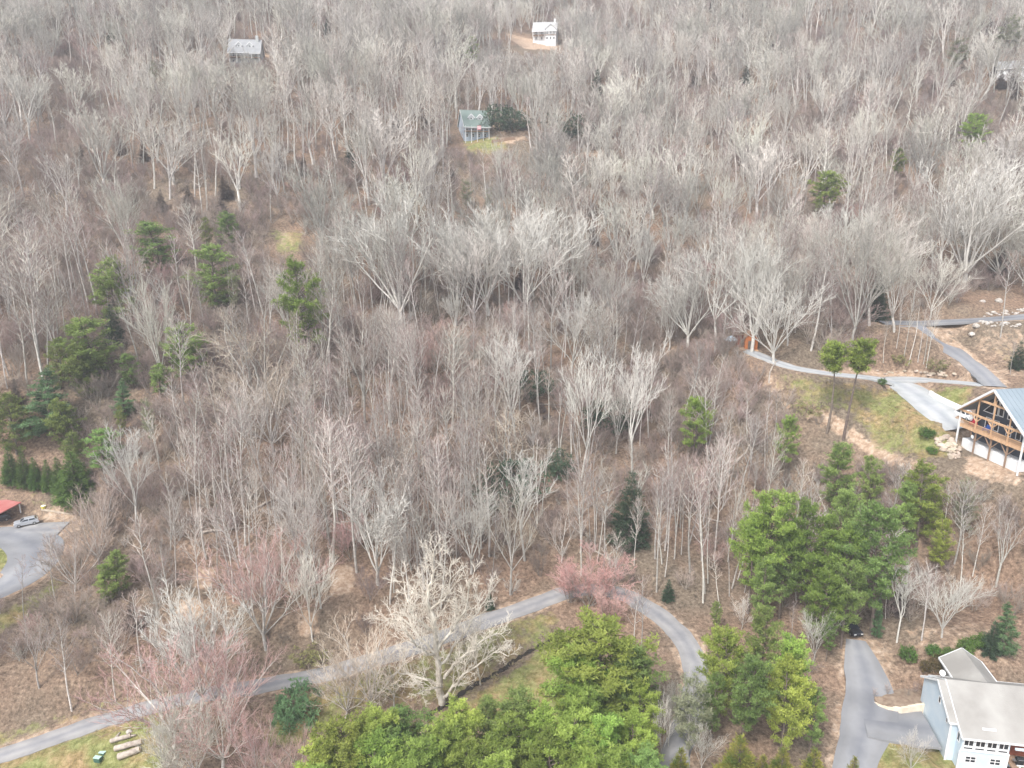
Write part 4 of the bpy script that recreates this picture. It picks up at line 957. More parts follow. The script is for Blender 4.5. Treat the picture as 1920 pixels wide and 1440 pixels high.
        for k, (p, _) in enumerate(starts):
            az += 6.283/nl*rn.uniform(0.8,1.2); sp_ = s['spread']*rn.uniform(0.55,1.25) if k else s['spread']*0.15
            dd = (Vector((0,0,1))+perp(Vector((0,0,1)), az)*math.tan(min(sp_,1.2))).normalized()
            L = (H-hc if style not in ('fuzzy','sapling') else H)*rn.uniform(0.85,1.08)
            if s['leaders'] == 2:
                n = 10; pts, ds = path(rn, p, dd, L, n, s['jit'], 0.02); limb(T, pts, base_r*1.1, 0.03, 7, 0); nk = int(kids[0]*dens); a0 = rn.random()*6
                for j in range(nk):
                    t = 0.42+0.56*(j+rn.random()*.7)/nk; i = min(int(t*n),n-1); q = pts[i].lerp(pts[i+1], t*n-i); a0 += 2.4; an = 0.7*rn.uniform(.7,1.2)
                    d2 = (Vector((0,0,1))*math.cos(an)+perp(Vector((0,0,1)),a0)*math.sin(an)).normalized(); sub(q, d2, H*0.22*(1.25-0.7*t)*rn.uniform(.8,1.2), 0.07, 1, a0)
            else: sub(p, dd, L, base_r*(1.1 if k == 0 else rn.uniform(0.6,0.95)), 0, rn.random()*6)
    return T, C, H, [bark, tw, tw2 or tw]
STY['limbs'] = dict(H=26, clear=0, leaders=9, spread=0, kids=(6,7,6), ang=(0.6,0.7,0.75), ratio=(0.5,0.5,0.5), jit=0.15, trop=0.05, r=0.4, twr=0.026, limbs=[
 (0.25,[(0,-.5,0),(-.2,4,0),(-.8,9,0),(-1.3,14,0),(-1.5,19,0),(-.8,23,0),(-.6,26,0)],0.62,0.05),
 (0.2,[(-.2,3.2,0),(-2,4.4),(-5,5.2),(-8,5.0),(-11,4.2)],0.26,0.05), (0.2,[(0,4.5,0),(2,7),(4.5,9),(7,11.5),(10,13)],0.30,0.05),
 (0.25,[(.1,1.0,0),(1.6,3.0),(4.2,5.5),(7.2,8.0),(11,9.5)],0.30,0.05), (0.2,[(-.6,8,0),(-3,11),(-6.5,13),(-10,12.5)],0.24,0.05),
 (0.2,[(-.8,9,0),(1.5,13),(3.5,17),(5.0,22)],0.26,0.05), (0.2,[(-1.2,13,0),(-4,16.5),(-6.2,20.5)],0.22,0.05), (0.2,[(-1.4,16,0),(.8,19.5),(2.2,24)],0.2,0.05),
 (0.2,[(-.5,7,0),(2.5,9,3),(5.5,13,5),(8,16,6)],0.22,0.05), (0.2,[(-.6,8.5,0),(-3,12,-3),(-5,16,-5)],0.22,0.05), (0.2,[(-.8,10,0),(-2.5,14,3.5),(-3.5,19,5)],0.2,0.05), (0.2,[(-.2,3,0),(-1.5,5,-3),(-3,6.2,-6)],0.18,0.05)])
def leafy(C, rn, c, n, size, up=0.5, thin=0.28, axis=None, squash=(1,1,1), mi=0):
    """tuft of n narrow pointed leaves / needle bundles around c"""
    for _ in range(n):
        d = rv(rn).normalized(); d = Vector((d.x, d.y, d.z*0.8+up)).normalized() if axis is None else (d*0.7+axis*1.1+Vector((0,0,up*0.5))).normalized()
        b = c + Vector((rn.gauss(0,.35)*squash[0], rn.gauss(0,.35)*squash[1], rn.gauss(0,.22)*squash[2]))*size*1.3
        L = size*rn.uniform(0.6,1.25); u = (perp(d, rn.random()*6.283) if rn.random() < 0.35 or abs(d.z) > 0.95 else Vector((-d.y,d.x,0)).normalized())*(L*thin)
        k = len(C.v); C.v += [tuple(b-u), tuple(b+d*L*0.45+u*0.2), tuple(b+u), tuple(b+d*L)]
        C.f += [(k,k+1,k+3),(k+1,k+2,k+3)]; C.m += [mi, mi]
def pine(seed, H, W, clear, leaf, n_tuft=26, size=0.48, dome=True, dens=1.0, gaps=0.25, bark='bark_dark', flat=0.0):
    rn = random.Random(seed); T = MB(); C = MB()
    pts, ds = path(rn, Vector((0,0,-0.4)), Vector((rn.uniform(-.05,.05),rn.uniform(-.05,.05),1)), H*0.97+0.4, 10, 0.03, 0.05)
    limb(T, pts, 0.012*H+0.05, 0.04, 8, 0)
    z = clear*H; az = rn.random()*6
    while z < H*0.97:
        t = (z/H-clear)/(1-clear)
        prof = (math.sin(math.pi*min(1,(0.12+0.88*t)))**0.62 if dome else (1-t)**0.85*(0.55+0.45*min(1,t*6)))
        if dome and t > 0.85: prof = max(prof, 0.28)
        i = min(int(z/H*10), 9); base = pts[i].lerp(pts[i+1], z/H*10-i)
        for k in range(rn.choice((2,3,3,4))):
            az += 2.4+rn.uniform(-.4,.4)
            if rn.random() < gaps*0.6: continue
            L = W*prof*rn.uniform(0.55,1.15)
            el = (0.1+0.5*t if dome else 0.25*(t-0.4))+rn.uniform(-.12,.2)-flat
            d = Vector((math.cos(az)*math.cos(el), math.sin(az)*math.cos(el), math.sin(el)))
            bp, bd = path(rn, base, d, max(L,0.5), 5, 0.09, 0.05 if dome else 0.02); limb(T, bp, max(0.03,0.012*L+0.02), 0.015, 4, 0)
            nt = max(2, int(L*2.3*dens))
            for j in range(nt):
                f = 0.35+0.65*(j+rn.random())/nt; f = min(f,0.99); q = bp[int(f*5)].lerp(bp[int(f*5)+1], f*5-int(f*5))
                off = perp(bd[int(f*5)], rn.random()*6.28)*rn.uniform(0,0.30)*L*(1.1-f*0.5); off.z *= 0.45
                q2 = q+off
                if off.length > 0.4: twig(T, [q, q.lerp(q2,.5)+Vector((0,0,-.05)), q2], 0.02, 0)
                leafy(C, rn, q2, n_tuft, size, up=0.38)
        z += H*(1-clear)*rn.uniform(0.035,0.06) if dome else H*0.035
    leafy(C, rn, pts[-1], n_tuft, size, up=0.9)
    return T, C, H, [bark, leaf, leaf]
def spruce(seed, H, W, leaf, n=16, size=0.42, clear=0.03, droop=-0.05, bark='bark_dark', irregular=0.1, layers=26):
    rn = random.Random(seed); T = MB(); C = MB(); limb(T, [Vector((0,0,-0.4)),Vector((0,0,H*.5)),Vector((0,0,H))], 0.015*H+0.04, 0.03, 7, 0); az = 0
    for l in range(layers):
        t = l/layers; z = H*(clear+(1-clear)*t); R_ = W*(1-t)**0.9*(0.8+0.2*min(1,t*8))+0.12
        for k in range(max(4, int(9*(1-t)+3))):
            az += 2.4+rn.uniform(-.3,.3); L = R_*rn.uniform(1-irregular*2.2,1+irregular); el = droop+0.5*t+rn.uniform(-.12,.12)
            d = Vector((math.cos(az)*math.cos(el), math.sin(az)*math.cos(el), math.sin(el))); b0 = Vector((0,0,z)); b1 = b0+d*L+Vector((0,0,-L*0.08))
            twig(T, [b0, b0.lerp(b1,.5), b1], 0.03, 0); nt = max(1,int(L*2.6))
            for j in range(nt):
                f = 0.3+0.7*(j+0.7*rn.random()+.3)/nt; leafy(C, rn, b0.lerp(b1, min(f,1.0))+Vector((0,0,rn.uniform(-.05,.12))), n, size*(0.8+0.4*(1-t)), up=0.25, axis=d, thin=0.24)
    leafy(C, rn, Vector((0,0,H*0.97)), n, size, up=1.2)
    return T, C, H, [bark, leaf, leaf]
def shrub(seed, r, h, leaf, n=90, per=12, size=0.26, bark='bark_dark'):
    rn = random.Random(seed); T = MB(); C = MB()
    for k in range(7):
        a = rn.random()*6.28; p = Vector((math.cos(a)*r*0.6, math.sin(a)*r*0.6, h*0.7)); twig(T, [Vector((0,0,-.2)), p*0.5, p], 0.05, 0)
    lob = [(Vector((rn.uniform(-.35,.35)*r, rn.uniform(-.35,.35)*r, h*rn.uniform(.3,.55))), rn.uniform(.5,.8)) for _ in range(6)]
    for _ in range(n):
        c, q = rn.choice(lob); d = rv(rn).normalized(); p = c+Vector((d.x*r*q, d.y*r*q, d.z*h*0.5*q)); p.z = max(p.z, 0.1); leafy(C, rn, p, per, size, up=0.35, thin=0.33)
    return T, C, h, [bark, leaf, leaf]
class Kind:
    """one tree shape: a trunk mesh and a crown mesh for single trees, and one joined mesh for the mass of the forest"""
    def __init__(s, name, made, joined=False):
        T, C, s.H, mats = made; s.name = name
        ms = [M[x] for x in mats]
        s.trunk = T.mesh(name+'_trunk', ms, fix=False, smooth=True); s.crown = C.mesh(name+'_crown', ms if max(C.m) > 0 else [ms[1]], fix=False)
        s.joined = None
        if joined:
            J = MB(); J.v = T.v+C.v; n = len(T.v); J.f = T.f+[tuple(i+n for i in f) for f in C.f]; J.m = T.m+C.m
            s.joined = bpy.data.objects.new(name, J.mesh(name+'_tree', ms, fix=False))
COUNT = {}
def tree(kind, p, h, label, cat, name, group=None, rz=None, wide=1.0, lean=None):
    e = empty(name, p, random.uniform(0,6.283) if rz is None else rz); s_ = h/kind.H; e.scale = (s_*wide, s_*wide, s_)
    if lean: e.rotation_euler = (lean[0], lean[1], e.rotation_euler[2])
    tag(e, label, cat, group); link('trunk', kind.trunk, e); link('crown', kind.crown, e)
    COUNT[label] = COUNT.get(label, 0)+1; return e
def place(px, ytop, ybase):
    """base point and height of a tree whose top is seen at (px, ytop) and foot at about ybase"""
    x = px
    for _ in range(3):
        g = G(x, ybase); ru = g.y*sp+(g.z-CAMZ)*cp; df = g.y*cp-(g.z-CAMZ)*sp; k = (720-ytop)/F
        h = (k*df-ru)/(cp+k*sp); x = 960+(px-960)*(1-h*sp/df)
    return g, h, df
B = {}
def mk(key, style, seeds, bark, tw, tw2=None, dens=1.0, joined=True):
    B[key] = [Kind(key, bare_tree(style, s_, bark, tw, tw2, dens), joined) for s_ in seeds]
mk('fan', 'fan', (1,2,3,101,102), 'bark_pale', 'twig_grey')
mk('fanwide', 'fanwide', (4,5), 'bark_pale', 'twig_grey')
mk('vase', 'vase', (6,7,8,103), 'bark_pale', 'twig_grey', 'twig_mauve')
mk('poplar', 'poplar', (9,10,11,104,105), 'bark_pale', 'twig_grey', 'twig_mauve')
mk('slender', 'slender', (12,13,14,106,107), 'bark_pale', 'twig_mauve')
mk('twin', 'twin', (15,16), 'bark_pale', 'twig_grey', 'twig_mauve')
STY['palevase'] = dict(STY['vase'], r=0.215, kids=(6,6,5))
mk('palevase', 'palevase', (67,68,69), 'bark_cream', 'twig_cream', joined=False)
STY['pale'] = dict(STY['fan'], twr=0.042, kids=(8,6,5), r=0.32); STY['palewide'] = dict(STY['fanwide'], twr=0.042, kids=(8,6,5), r=0.33, spread=0.62)
mk('pale', 'pale', (61,62,63), 'bark_cream', 'twig_cream', joined=False); mk('palewide', 'palewide', (64,65,66), 'bark_cream', 'twig_cream', joined=False)
STY['poplarfar'] = dict(STY['poplar'], r=0.34, twr=0.05, kids=(20,5,3)); STY['slenderfar'] = dict(STY['slender'], r=0.27, twr=0.05, kids=(12,4,3))
STY['fanfar'] = dict(STY['fan'], r=0.36, twr=0.055, kids=(7,5,4)); STY['vasefar'] = dict(STY['vase'], r=0.36, twr=0.054, kids=(5,5,4))
mk('poplarfar', 'poplarfar', (51,52), 'bark_pale', 'twig_grey', 'twig_mauve'); mk('slenderfar', 'slenderfar', (53,54), 'bark_pale', 'twig_mauve')
mk('fanfar', 'fanfar', (55,56,57,108), 'bark_pale', 'twig_grey'); mk('vasefar', 'vasefar', (58,59), 'bark_pale', 'twig_grey')
mk('tan', 'fanwide', (17,), 'bark_pale', 'twig_tan', joined=False)
mk('sycamore', 'limbs', (18,), 'bark_white', 'twig_white', joined=False)
mk('syclimb', 'sinuous', (22,), 'bark_white', 'twig_white', joined=False)
mk('sinuous', 'sinuous', (19,), 'bark_pale', 'twig_tan', joined=True)
mk('maple', 'fanwide', (20,21), 'bark_pale', 'twig_pink', 'twig_red', joined=True)
mk('pink', 'fuzzy', (23,24), 'bark_grey', 'twig_pink', 'twig_red', joined=True, dens=1.1)
mk('coral', 'fuzzy', (33,34), 'bark_grey', 'twig_pink', 'twig_coral', joined=False, dens=1.3)
mk('fuzzy', 'fuzzy', (25,26,27), 'bark_grey', 'twig_mauve', joined=True)
mk('sapling', 'sapling', (28,29,30), 'bark_grey', 'twig_mauve', joined=True)
mk('saptan', 'sapling', (31,), 'bark_pale', 'twig_grey', joined=True)
E = {}
E['pine'] = [Kind('pine', pine(40+i, 18, 4.6, 0.32, 'pine_bright')) for i in range(3)]
E['pinefull'] = [Kind('pinefull', pine(45+i, 18, 5.2, 0.22, 'pine_bright', dens=1.15, gaps=0.15)) for i in range(2)]
E['pinemid'] = [Kind('pinemid', pine(50+i, 18, 4.4, 0.30, 'pine_mid', dens=1.0)) for i in range(3)]
E['pinetall'] = [Kind('pinetall', pine(54+i, 22, 3.4, 0.70, 'pine_bright', gaps=0.1, size=0.55)) for i in range(2)]
E['pinepale'] = [Kind('pinepale', pine(57, 16, 4.4, 0.2, 'pine_pale', dens=0.8, gaps=0.4, bark='bark_pale'))]
E['white'] = [Kind('white', pine(60+i, 16, 4.4, 0.10, 'pine_blue', dome=False, dens=1.2, size=0.5)) for i in range(2)]
E['olive'] = [Kind('olive', pine(63+i, 12, 3.0, 0.12, 'pine_olive', dome=True, dens=1.0, gaps=0.12, n_tuft=22)) for i in range(2)]
E['green'] = [Kind('green', pine(66+i, 14, 3.6, 0.18, 'pine_left', dome=True, dens=1.0, gaps=0.2, n_tuft=24)) for i in range(2)]
E['spruce'] = [Kind('spruce', spruce(70+i, 8, 2.5, 'spruce')) for i in range(2)]
E['thuja'] = [Kind('thuja', spruce(73+i, 7, 2.1, 'thuja', size=0.36, droop=0.25)) for i in range(2)]
E['hemlock'] = [Kind('hemlock', spruce(76+i, 11, 3.4, 'hemlock', irregular=0.22, layers=20, size=0.5), True) for i in range(2)]
E['rhodo'] = [Kind('rhodo', shrub(80+i, 2.4, 2.8, 'hemlock', 120, 12, 0.34), True) for i in range(2)]
E['shrub'] = [Kind('shrub', shrub(83+i, 1.0, 1.6, 'shrub_green', 110, 12, 0.2)) for i in range(2)]
E['brown'] = [Kind('brown', shrub(86, 1.0, 1.3, 'shrub_brown', 90, 12, 0.2))]
E['yellow'] = [Kind('yellow', shrub(88, 1.6, 2.2, 'shrub_yellow', 80, 10, 0.26), True)]
E['darkbush'] = [Kind('darkbush', shrub(90, 2.2, 3.4, 'pine_blue', 200, 14, 0.3))]

# ------------------------------------------------------------------ evergreens: kind, top x, top y, foot y, width factor, label
EV = [
 # bottom centre pine stand
 ('pine',600,1392,1560,1.22,'leftmost bright green pine of the stand at the bottom edge'),
 ('pinefull',648,1342,1530,1.22,'bright green pine at the left shoulder of the bottom stand'),
 ('pine',705,1332,1520,1.22,'pine just right of the left shoulder of the bottom stand'),
 ('pinemid',768,1330,1500,1.22,'slightly darker pine in the bottom stand below the white sycamore'),
 ('pinefull',690,1396,1590,1.22,'full crowned pine cut by the bottom edge, left of centre'),
 ('pine',790,1385,1570,1.34,'yellow green pine cut by the bottom edge below the sycamore'),
 ('pinefull',850,1316,1490,1.10,'upright pine right of the sycamore foot in the bottom stand'),
 ('pinemid',908,1302,1440,0.92,'slim pine with bare trunk showing, in the bottom stand'),
 ('pinemid',985,1292,1470,1.34,'flat topped darker pine in the middle of the bottom stand'),
 ('pine',870,1396,1560,1.22,'bright pine low in the bottom stand, left of the tan shrub'),
 ('pinefull',1035,1390,1570,1.22,'pine cut by the bottom edge right of the tan shrub'),
 ('pinefull',1075,1330,1520,1.28,'rounded pine below the great spreading pine'),
 ('pine',1130,1345,1530,1.16,'pine in the lower right of the bottom stand, under the great pine'),
 ('pinefull',1188,1346,1500,1.04,'brightest yellow green pine at the right end of the bottom stand'),
 ('pine',1150,1405,1590,1.22,'pine cut by the bottom edge near the right end of the stand'),
 ('pinemid',1220,1400,1560,1.10,'small pine at the bottom edge beside the returning road'),
 ('pine',745,1420,1600,1.22,'pine top just showing at the bottom edge, third from the left'),
 ('pine',935,1418,1590,1.22,'pine top just showing at the bottom edge below the tan shrub'),
 ('pinefull',1140,1166,1385,1.65,'great spreading pine inside the bend of the road'),
 ('pine',1085,1215,1400,1.40,'pine leaning against the left side of the great spreading pine'),
 ('pinemid',1190,1225,1400,1.34,'duller pine on the right side of the great spreading pine'),
 ('pinefull',575,1425,1600,1.1,'pine top at the bottom edge, far left of the stand'),
 ('pine',830,1360,1540,1.2,'pine filling the stand just below the sycamore foot'),
 ('pinemid',735,1362,1540,1.2,'mid green pine in the left half of the bottom stand'),
 ('pine',955,1345,1520,1.15,'pine between the flat topped one and the tan shrub'),
 ('pinefull',1110,1290,1470,1.15,'bright pine at the front of the great spreading pine'),
 ('pine',1020,1330,1500,1.1,'pine right behind the tan shrub in the bottom stand'),
 ('pinefull',1210,1290,1430,1.0,'pine under the right side of the great spreading pine'),
 # cluster left of the lower driveway
 ('pinefull',1362,1178,1360,0.95,'dome topped bright pine at the left of the driveway cluster'),
 ('pinemid',1440,1142,1330,0.85,'tall narrow pine at the back of the driveway cluster'),
 ('pine',1490,1190,1375,0.95,'light green pine at the right of the driveway cluster'),
 ('pinefull',1482,1245,1420,1.00,'pointed bright pine in front of the driveway cluster'),
 ('pinemid',1405,1225,1410,0.95,'darker pine in the middle of the driveway cluster'),
 ('pinemid',1532,1290,1420,0.80,'low dark pine at the right edge of the driveway cluster'),
 ('pinemid',1340,1260,1400,0.70,'small dark pine at the foot of the dome topped pine'),
 ('pinepale',1302,1256,1420,0.95,'pale lichen covered tree at the left of the driveway cluster'),
 # large pine group on the right
 ('pinefull',1462,914,1140,0.95,'brightest round topped pine crowning the right hand pine group'),
 ('pine',1420,960,1150,0.90,'yellow green pine at the left edge of the right hand group'),
 ('pinefull',1535,948,1160,1.00,'large full pine in the middle of the right hand group'),
 ('pine',1592,990,1180,0.95,'pine at the right of the right hand group, above the bright dome'),
 ('pinefull',1550,1068,1215,1.00,'low bright dome shaped pine at the foot of the right hand group'),
 ('pinemid',1478,1005,1160,0.95,'shaded pine in the middle left of the right hand group'),
 ('pinemid',1440,1040,1180,0.90,'dark lower pine at the left foot of the right hand group'),
 ('pinemid',1600,1045,1215,0.85,'dark pine at the right foot of the right hand group'),
 ('pinemid',1582,912,1110,0.85,'tall dark green pine behind the right hand group'),
 ('pinemid',1588,826,985,1.10,'grey green pine at the lower edge of the grass slope'),
 ('pinemid',1642,852,980,0.80,'thin grey green pine beside the dirt track'),
 ('pinefull',1742,872,1035,1.00,'bright round pine below the timber house'),
 ('pinemid',1670,944,1190,1.05,'tall dark pine with a bare trunk showing above the driveway head'),
 ('pine',1772,972,1085,0.85,'small yellow green pine below the bright round one'),
 ('pinemid',1700,900,1060,0.80,'duller pine left of the bright round one below the timber house'),
 ('pinepale',1822,895,1010,0.80,'thin pale green pine below the deck of the timber house'),
 ('pinemid',1560,1150,1240,0.70,'drooping pine bough tree over the head of the lower driveway'),
 ('white',1655,1120,1195,0.60,'small bright evergreen on the bank by the lower driveway head'),
 ('white',1896,1130,1225,1.15,'grey green conifer at the right edge above the blue house'),
 ('hemlock',1868,1165,1225,0.90,'dark evergreen beside the conifer above the blue house'),
 ('pinemid',1347,1125,1190,0.70,'small light pine by the road, right of the bend'),
 ('pine',1308,740,880,0.95,'lone bright pine in the bare wood left of the dirt track'),
 ('pine',1482,776,900,0.75,'small pine with a tuft crown beside the dirt track'),
 ('pinetall',1572,634,812,1.00,'left of the two tall bare stemmed pines by the gravel drive'),
 ('pinetall',1606,630,824,1.00,'right of the two tall bare stemmed pines by the gravel drive'),
 ('pinefull',1550,318,412,1.55,'bright pine standing alone in the upper right wood'),
 ('pinefull',1690,278,338,1.2,'small slanted pine in the upper right wood'),
 ('pinefull',1832,210,295,1.35,'bright pine high in the upper right wood'),
 ('pinepale',1800,68,140,1.5,'pale olive pine near the top right'),
 ('pinepale',1898,28,105,1.5,'hazy pine at the top right edge'),
 ('pinepale',286,112,160,0.80,'small flat topped pine left of the grey house'),
 ('hemlock',1652,508,600,0.90,'dark hemlock behind the left end of the upper road'),
 ('hemlock',1916,640,690,1.00,'dark round evergreen at the right edge of the tan slope'),
 # left group
 ('green',288,412,520,0.90,'dark green pine, uppermost of the left hand group'),
 ('green',425,394,470,0.70,'small pine top right in the left hand group'),
 ('olive',381,406,470,0.60,'pale green young pine near the top of the left hand group'),
 ('green',392,455,590,0.80,'tall blue green white pine in the upper left hand group'),
 ('pinepale',432,505,600,0.60,'thin pale pine beside the tall blue green white pine'),
 ('pinefull',564,486,690,0.94,'tall round headed pine standing apart right of the left hand group'),
 ('green',200,478,620,0.62,'light green pine with a narrow lower crown in the left hand group'),
 ('hemlock',206,570,650,0.80,'dark blue green evergreen in the left hand group'),
 ('green',160,590,715,0.90,'olive green pine left of the dark blue green evergreen'),
 ('olive',150,638,745,0.85,'lighter olive pine in front of the olive green pine'),
 ('olive',98,634,730,0.70,'narrow olive pine at the left of the left hand group'),
 ('green',336,604,720,0.78,'rounded pine at the right of the left hand group'),
 ('green',240,660,730,0.62,'small blue green pine in the middle of the left hand group'),
 ('white',221,708,785,0.62,'small bright conical pine below the middle of the left hand group'),
 ('green',294,680,745,0.62,'small pine near the rounded pine at the right of the left group'),
 ('white',73,690,815,0.95,'large layered white pine above the spruce row'),
 ('olive',116,742,845,0.80,'yellow olive cedar right of the large white pine'),
 ('olive',10,738,850,0.90,'dark olive cedar at the left edge'),
 ('olive',130,806,880,0.75,'small olive cedar below the yellow olive one'),
 ('green',182,802,885,0.85,'bright bushy pine at the lower right of the left hand group'),
 ('pinepale',272,742,840,0.60,'thin pale pine among bare trees right of the left hand group'),
 ('olive',220,760,820,0.50,'small yellowish pine between the left hand group and the bare wood'),
 ('spruce',12,840,905,0.85,'first spruce from the left in the clipped row'),
 ('spruce',38,846,910,0.80,'second spruce from the left in the clipped row'),
 ('spruce',60,858,915,0.75,'third spruce from the left in the clipped row'),
 ('spruce',84,862,918,0.75,'fourth spruce from the left in the clipped row'),
 ('spruce',104,858,922,0.80,'fifth spruce from the left in the clipped row'),
 ('spruce',131,848,936,1.35,'biggest spruce, at the right end of the clipped row'),
 ('green',210,1030,1120,0.60,'dark narrow evergreen right of the turning circle'),
 ('green',196,1070,1130,0.60,'low dark evergreen at the foot of the narrow one by the turning circle'),
 ('darkbush',541,1276,1352,1.10,'dark evergreen bush at the road edge left of the sycamore'),
 ('pinemid',885,66,130,1.20,'grey green conifers left of the knoll of the white house'),
 ('pinepale',876,335,395,1.00,'pale yellow green young tree below the green roofed house'),
 ('pinepale',915,350,400,0.90,'second pale yellow green young tree below the green roofed house'),
 ('rhodo',938,192,246,1.2,'dark evergreen thicket right behind the green roofed house'),
 ('rhodo',962,200,248,1.2,'dark evergreen thicket at the edge of the tan yard of the green roofed house'),
 ('rhodo',1065,205,262,1.2,'dark evergreen thicket in the ravine right of the green roofed house'),
 ('hemlock',655,262,312,0.80,'small dark hemlock in the upper middle wood'),
 ('hemlock',1186,885,1015,0.95,'tall dark hemlock in the ravine below the centre'),
 ('rhodo',1048,842,895,0.85,'dark evergreen thicket beneath bare trees right of centre'),
 ('rhodo',966,858,945,1.00,'dark evergreen thicket behind white trunks at the centre'),
 ('rhodo',1150,745,810,1.30,'dark evergreen thicket under the vase shaped trees right of centre'),
 ('rhodo',1000,690,745,1.20,'dark evergreen thicket behind the big vase tree at the centre'),
 ('hemlock',1255,1085,1125,0.90,'dark evergreen by the road on the right of the bend'),
 ('hemlock',918,1108,1142,0.80,'small dark evergreen at the road edge near the sycamore crown'),
 ('hemlock',612,35,70,0.90,'dark conifer near the top left of centre'),
 ('hemlock',205,50,90,1.00,'dark blue conifer near the top left'),
 ('hemlock',1400,120,170,1.00,'dark conifer in the upper right wood'),
 ('hemlock',1120,130,190,1.00,'dark conifer under bare trees right of the white house'),
 # bottom edge arborvitae
 ('thuja',1278,1404,1490,0.90,'small arborvitae at the bottom edge beside the returning road'),
 ('thuja',1390,1382,1500,1.15,'largest yellow tipped arborvitae, left in the bottom row'),
 ('thuja',1432,1418,1500,0.90,'arborvitae right behind the largest in the bottom row'),
 ('thuja',1470,1404,1500,1.05,'yellow tipped arborvitae in the middle of the bottom row'),
 ('thuja',1530,1406,1500,1.05,'yellow tipped arborvitae at the right of the bottom row'),
 ('thuja',1604,1420,1490,0.80,'single small arborvitae on the driveway edge at the bottom'),
]
SH = [('shrub',1705,1206,1238,1.0,'round green shrub, leftmost on the bank above the planter'),('shrub',1752,1206,1228,1.1,'round green shrub second from the left above the planter'),('shrub',1782,1210,1232,0.9,'round green shrub right beside the second one above the planter'),
 ('shrub',1814,1194,1226,1.00,'tall green shrub behind the ridge of the blue house'),('shrub',1836,1188,1214,1.0,'green shrub at the right of the tall one behind the blue house'),('shrub',1804,1226,1242,1.0,'low bright green shrub just behind the blue house'),('shrub',1848,1184,1202,0.8,'small green shrub highest on the bank behind the blue house'),
 ('brown',1742,1236,1258,1.00,'brown green clipped shrub above the planter'),('brown',1762,1228,1246,1.0,'brown shrub behind the other two clipped ones'),('brown',1772,1242,1262,1.0,'brown green clipped shrub nearest the blue house ridge'),
 ('yellow',1690,660,682,1.2,'low olive shrub under the slender trees by the upper road'),('yellow',1765,670,694,1.2,'olive grass clump beside the side road'),('shrub',1655,706,722,1.0,'small green bush at the edge of the gravel drive'),
 ('yellow',575,1210,1246,1.5,'straggling green shrub on the bank above the road'),('yellow',1520,745,775,1.5,'olive shrub beside the dirt track'),('shrub',1750,835,850,1.2,'bright green clump on the grass slope beside the boulders'),('shrub',1742,798,820,1.2,'green weedy clump at the edge of the gravel drive')]
TREES = []   # (x, y, radius) of what is already planted
def note(g, r): TREES.append((g.x, g.y, r))
kn = {k: 0 for k in E}
NAMES = dict(pine='pine_tree', pinefull='pine_tree', pinemid='pine_tree', pinetall='pine_tree', pinepale='pine_tree', white='pine_tree', olive='cedar_tree', green='pine_tree', spruce='spruce_tree', thuja='arborvitae', hemlock='hemlock_tree', rhodo='evergreen_thicket', shrub='shrub', brown='shrub', yellow='shrub', darkbush='shrub')
WREF = dict(pine=1,pinefull=1,pinemid=1,pinetall=1,pinepale=1,white=1,olive=1,green=1,spruce=1,thuja=1,hemlock=1,rhodo=1,shrub=1,brown=1,yellow=1,darkbush=1)
MARKS = []   # landmarks for describing forest trees
for k, px, yt, yb, wd, lab in EV+SH:
    g, h, df = place(px, yt, yb); K = E[k][kn[k] % len(E[k])]; kn[k] += 1
    if px < 600 and k in ('white','green','olive','spruce'): wd *= dict(green=2.0, white=2.0, olive=1.5, spruce=1.0)[k]
    s_ = h/K.H
    tree(K, (g.x, g.y, g.z-0.1), h, lab, 'shrub' if NAMES[k] == 'shrub' else 'tree', NAMES[k], rz=random.uniform(0,6.28), wide=wd if s_ < 1.6 else wd*0.85)
    note(g, 2.2 if NAMES[k] == 'shrub' else 2.6*wd)

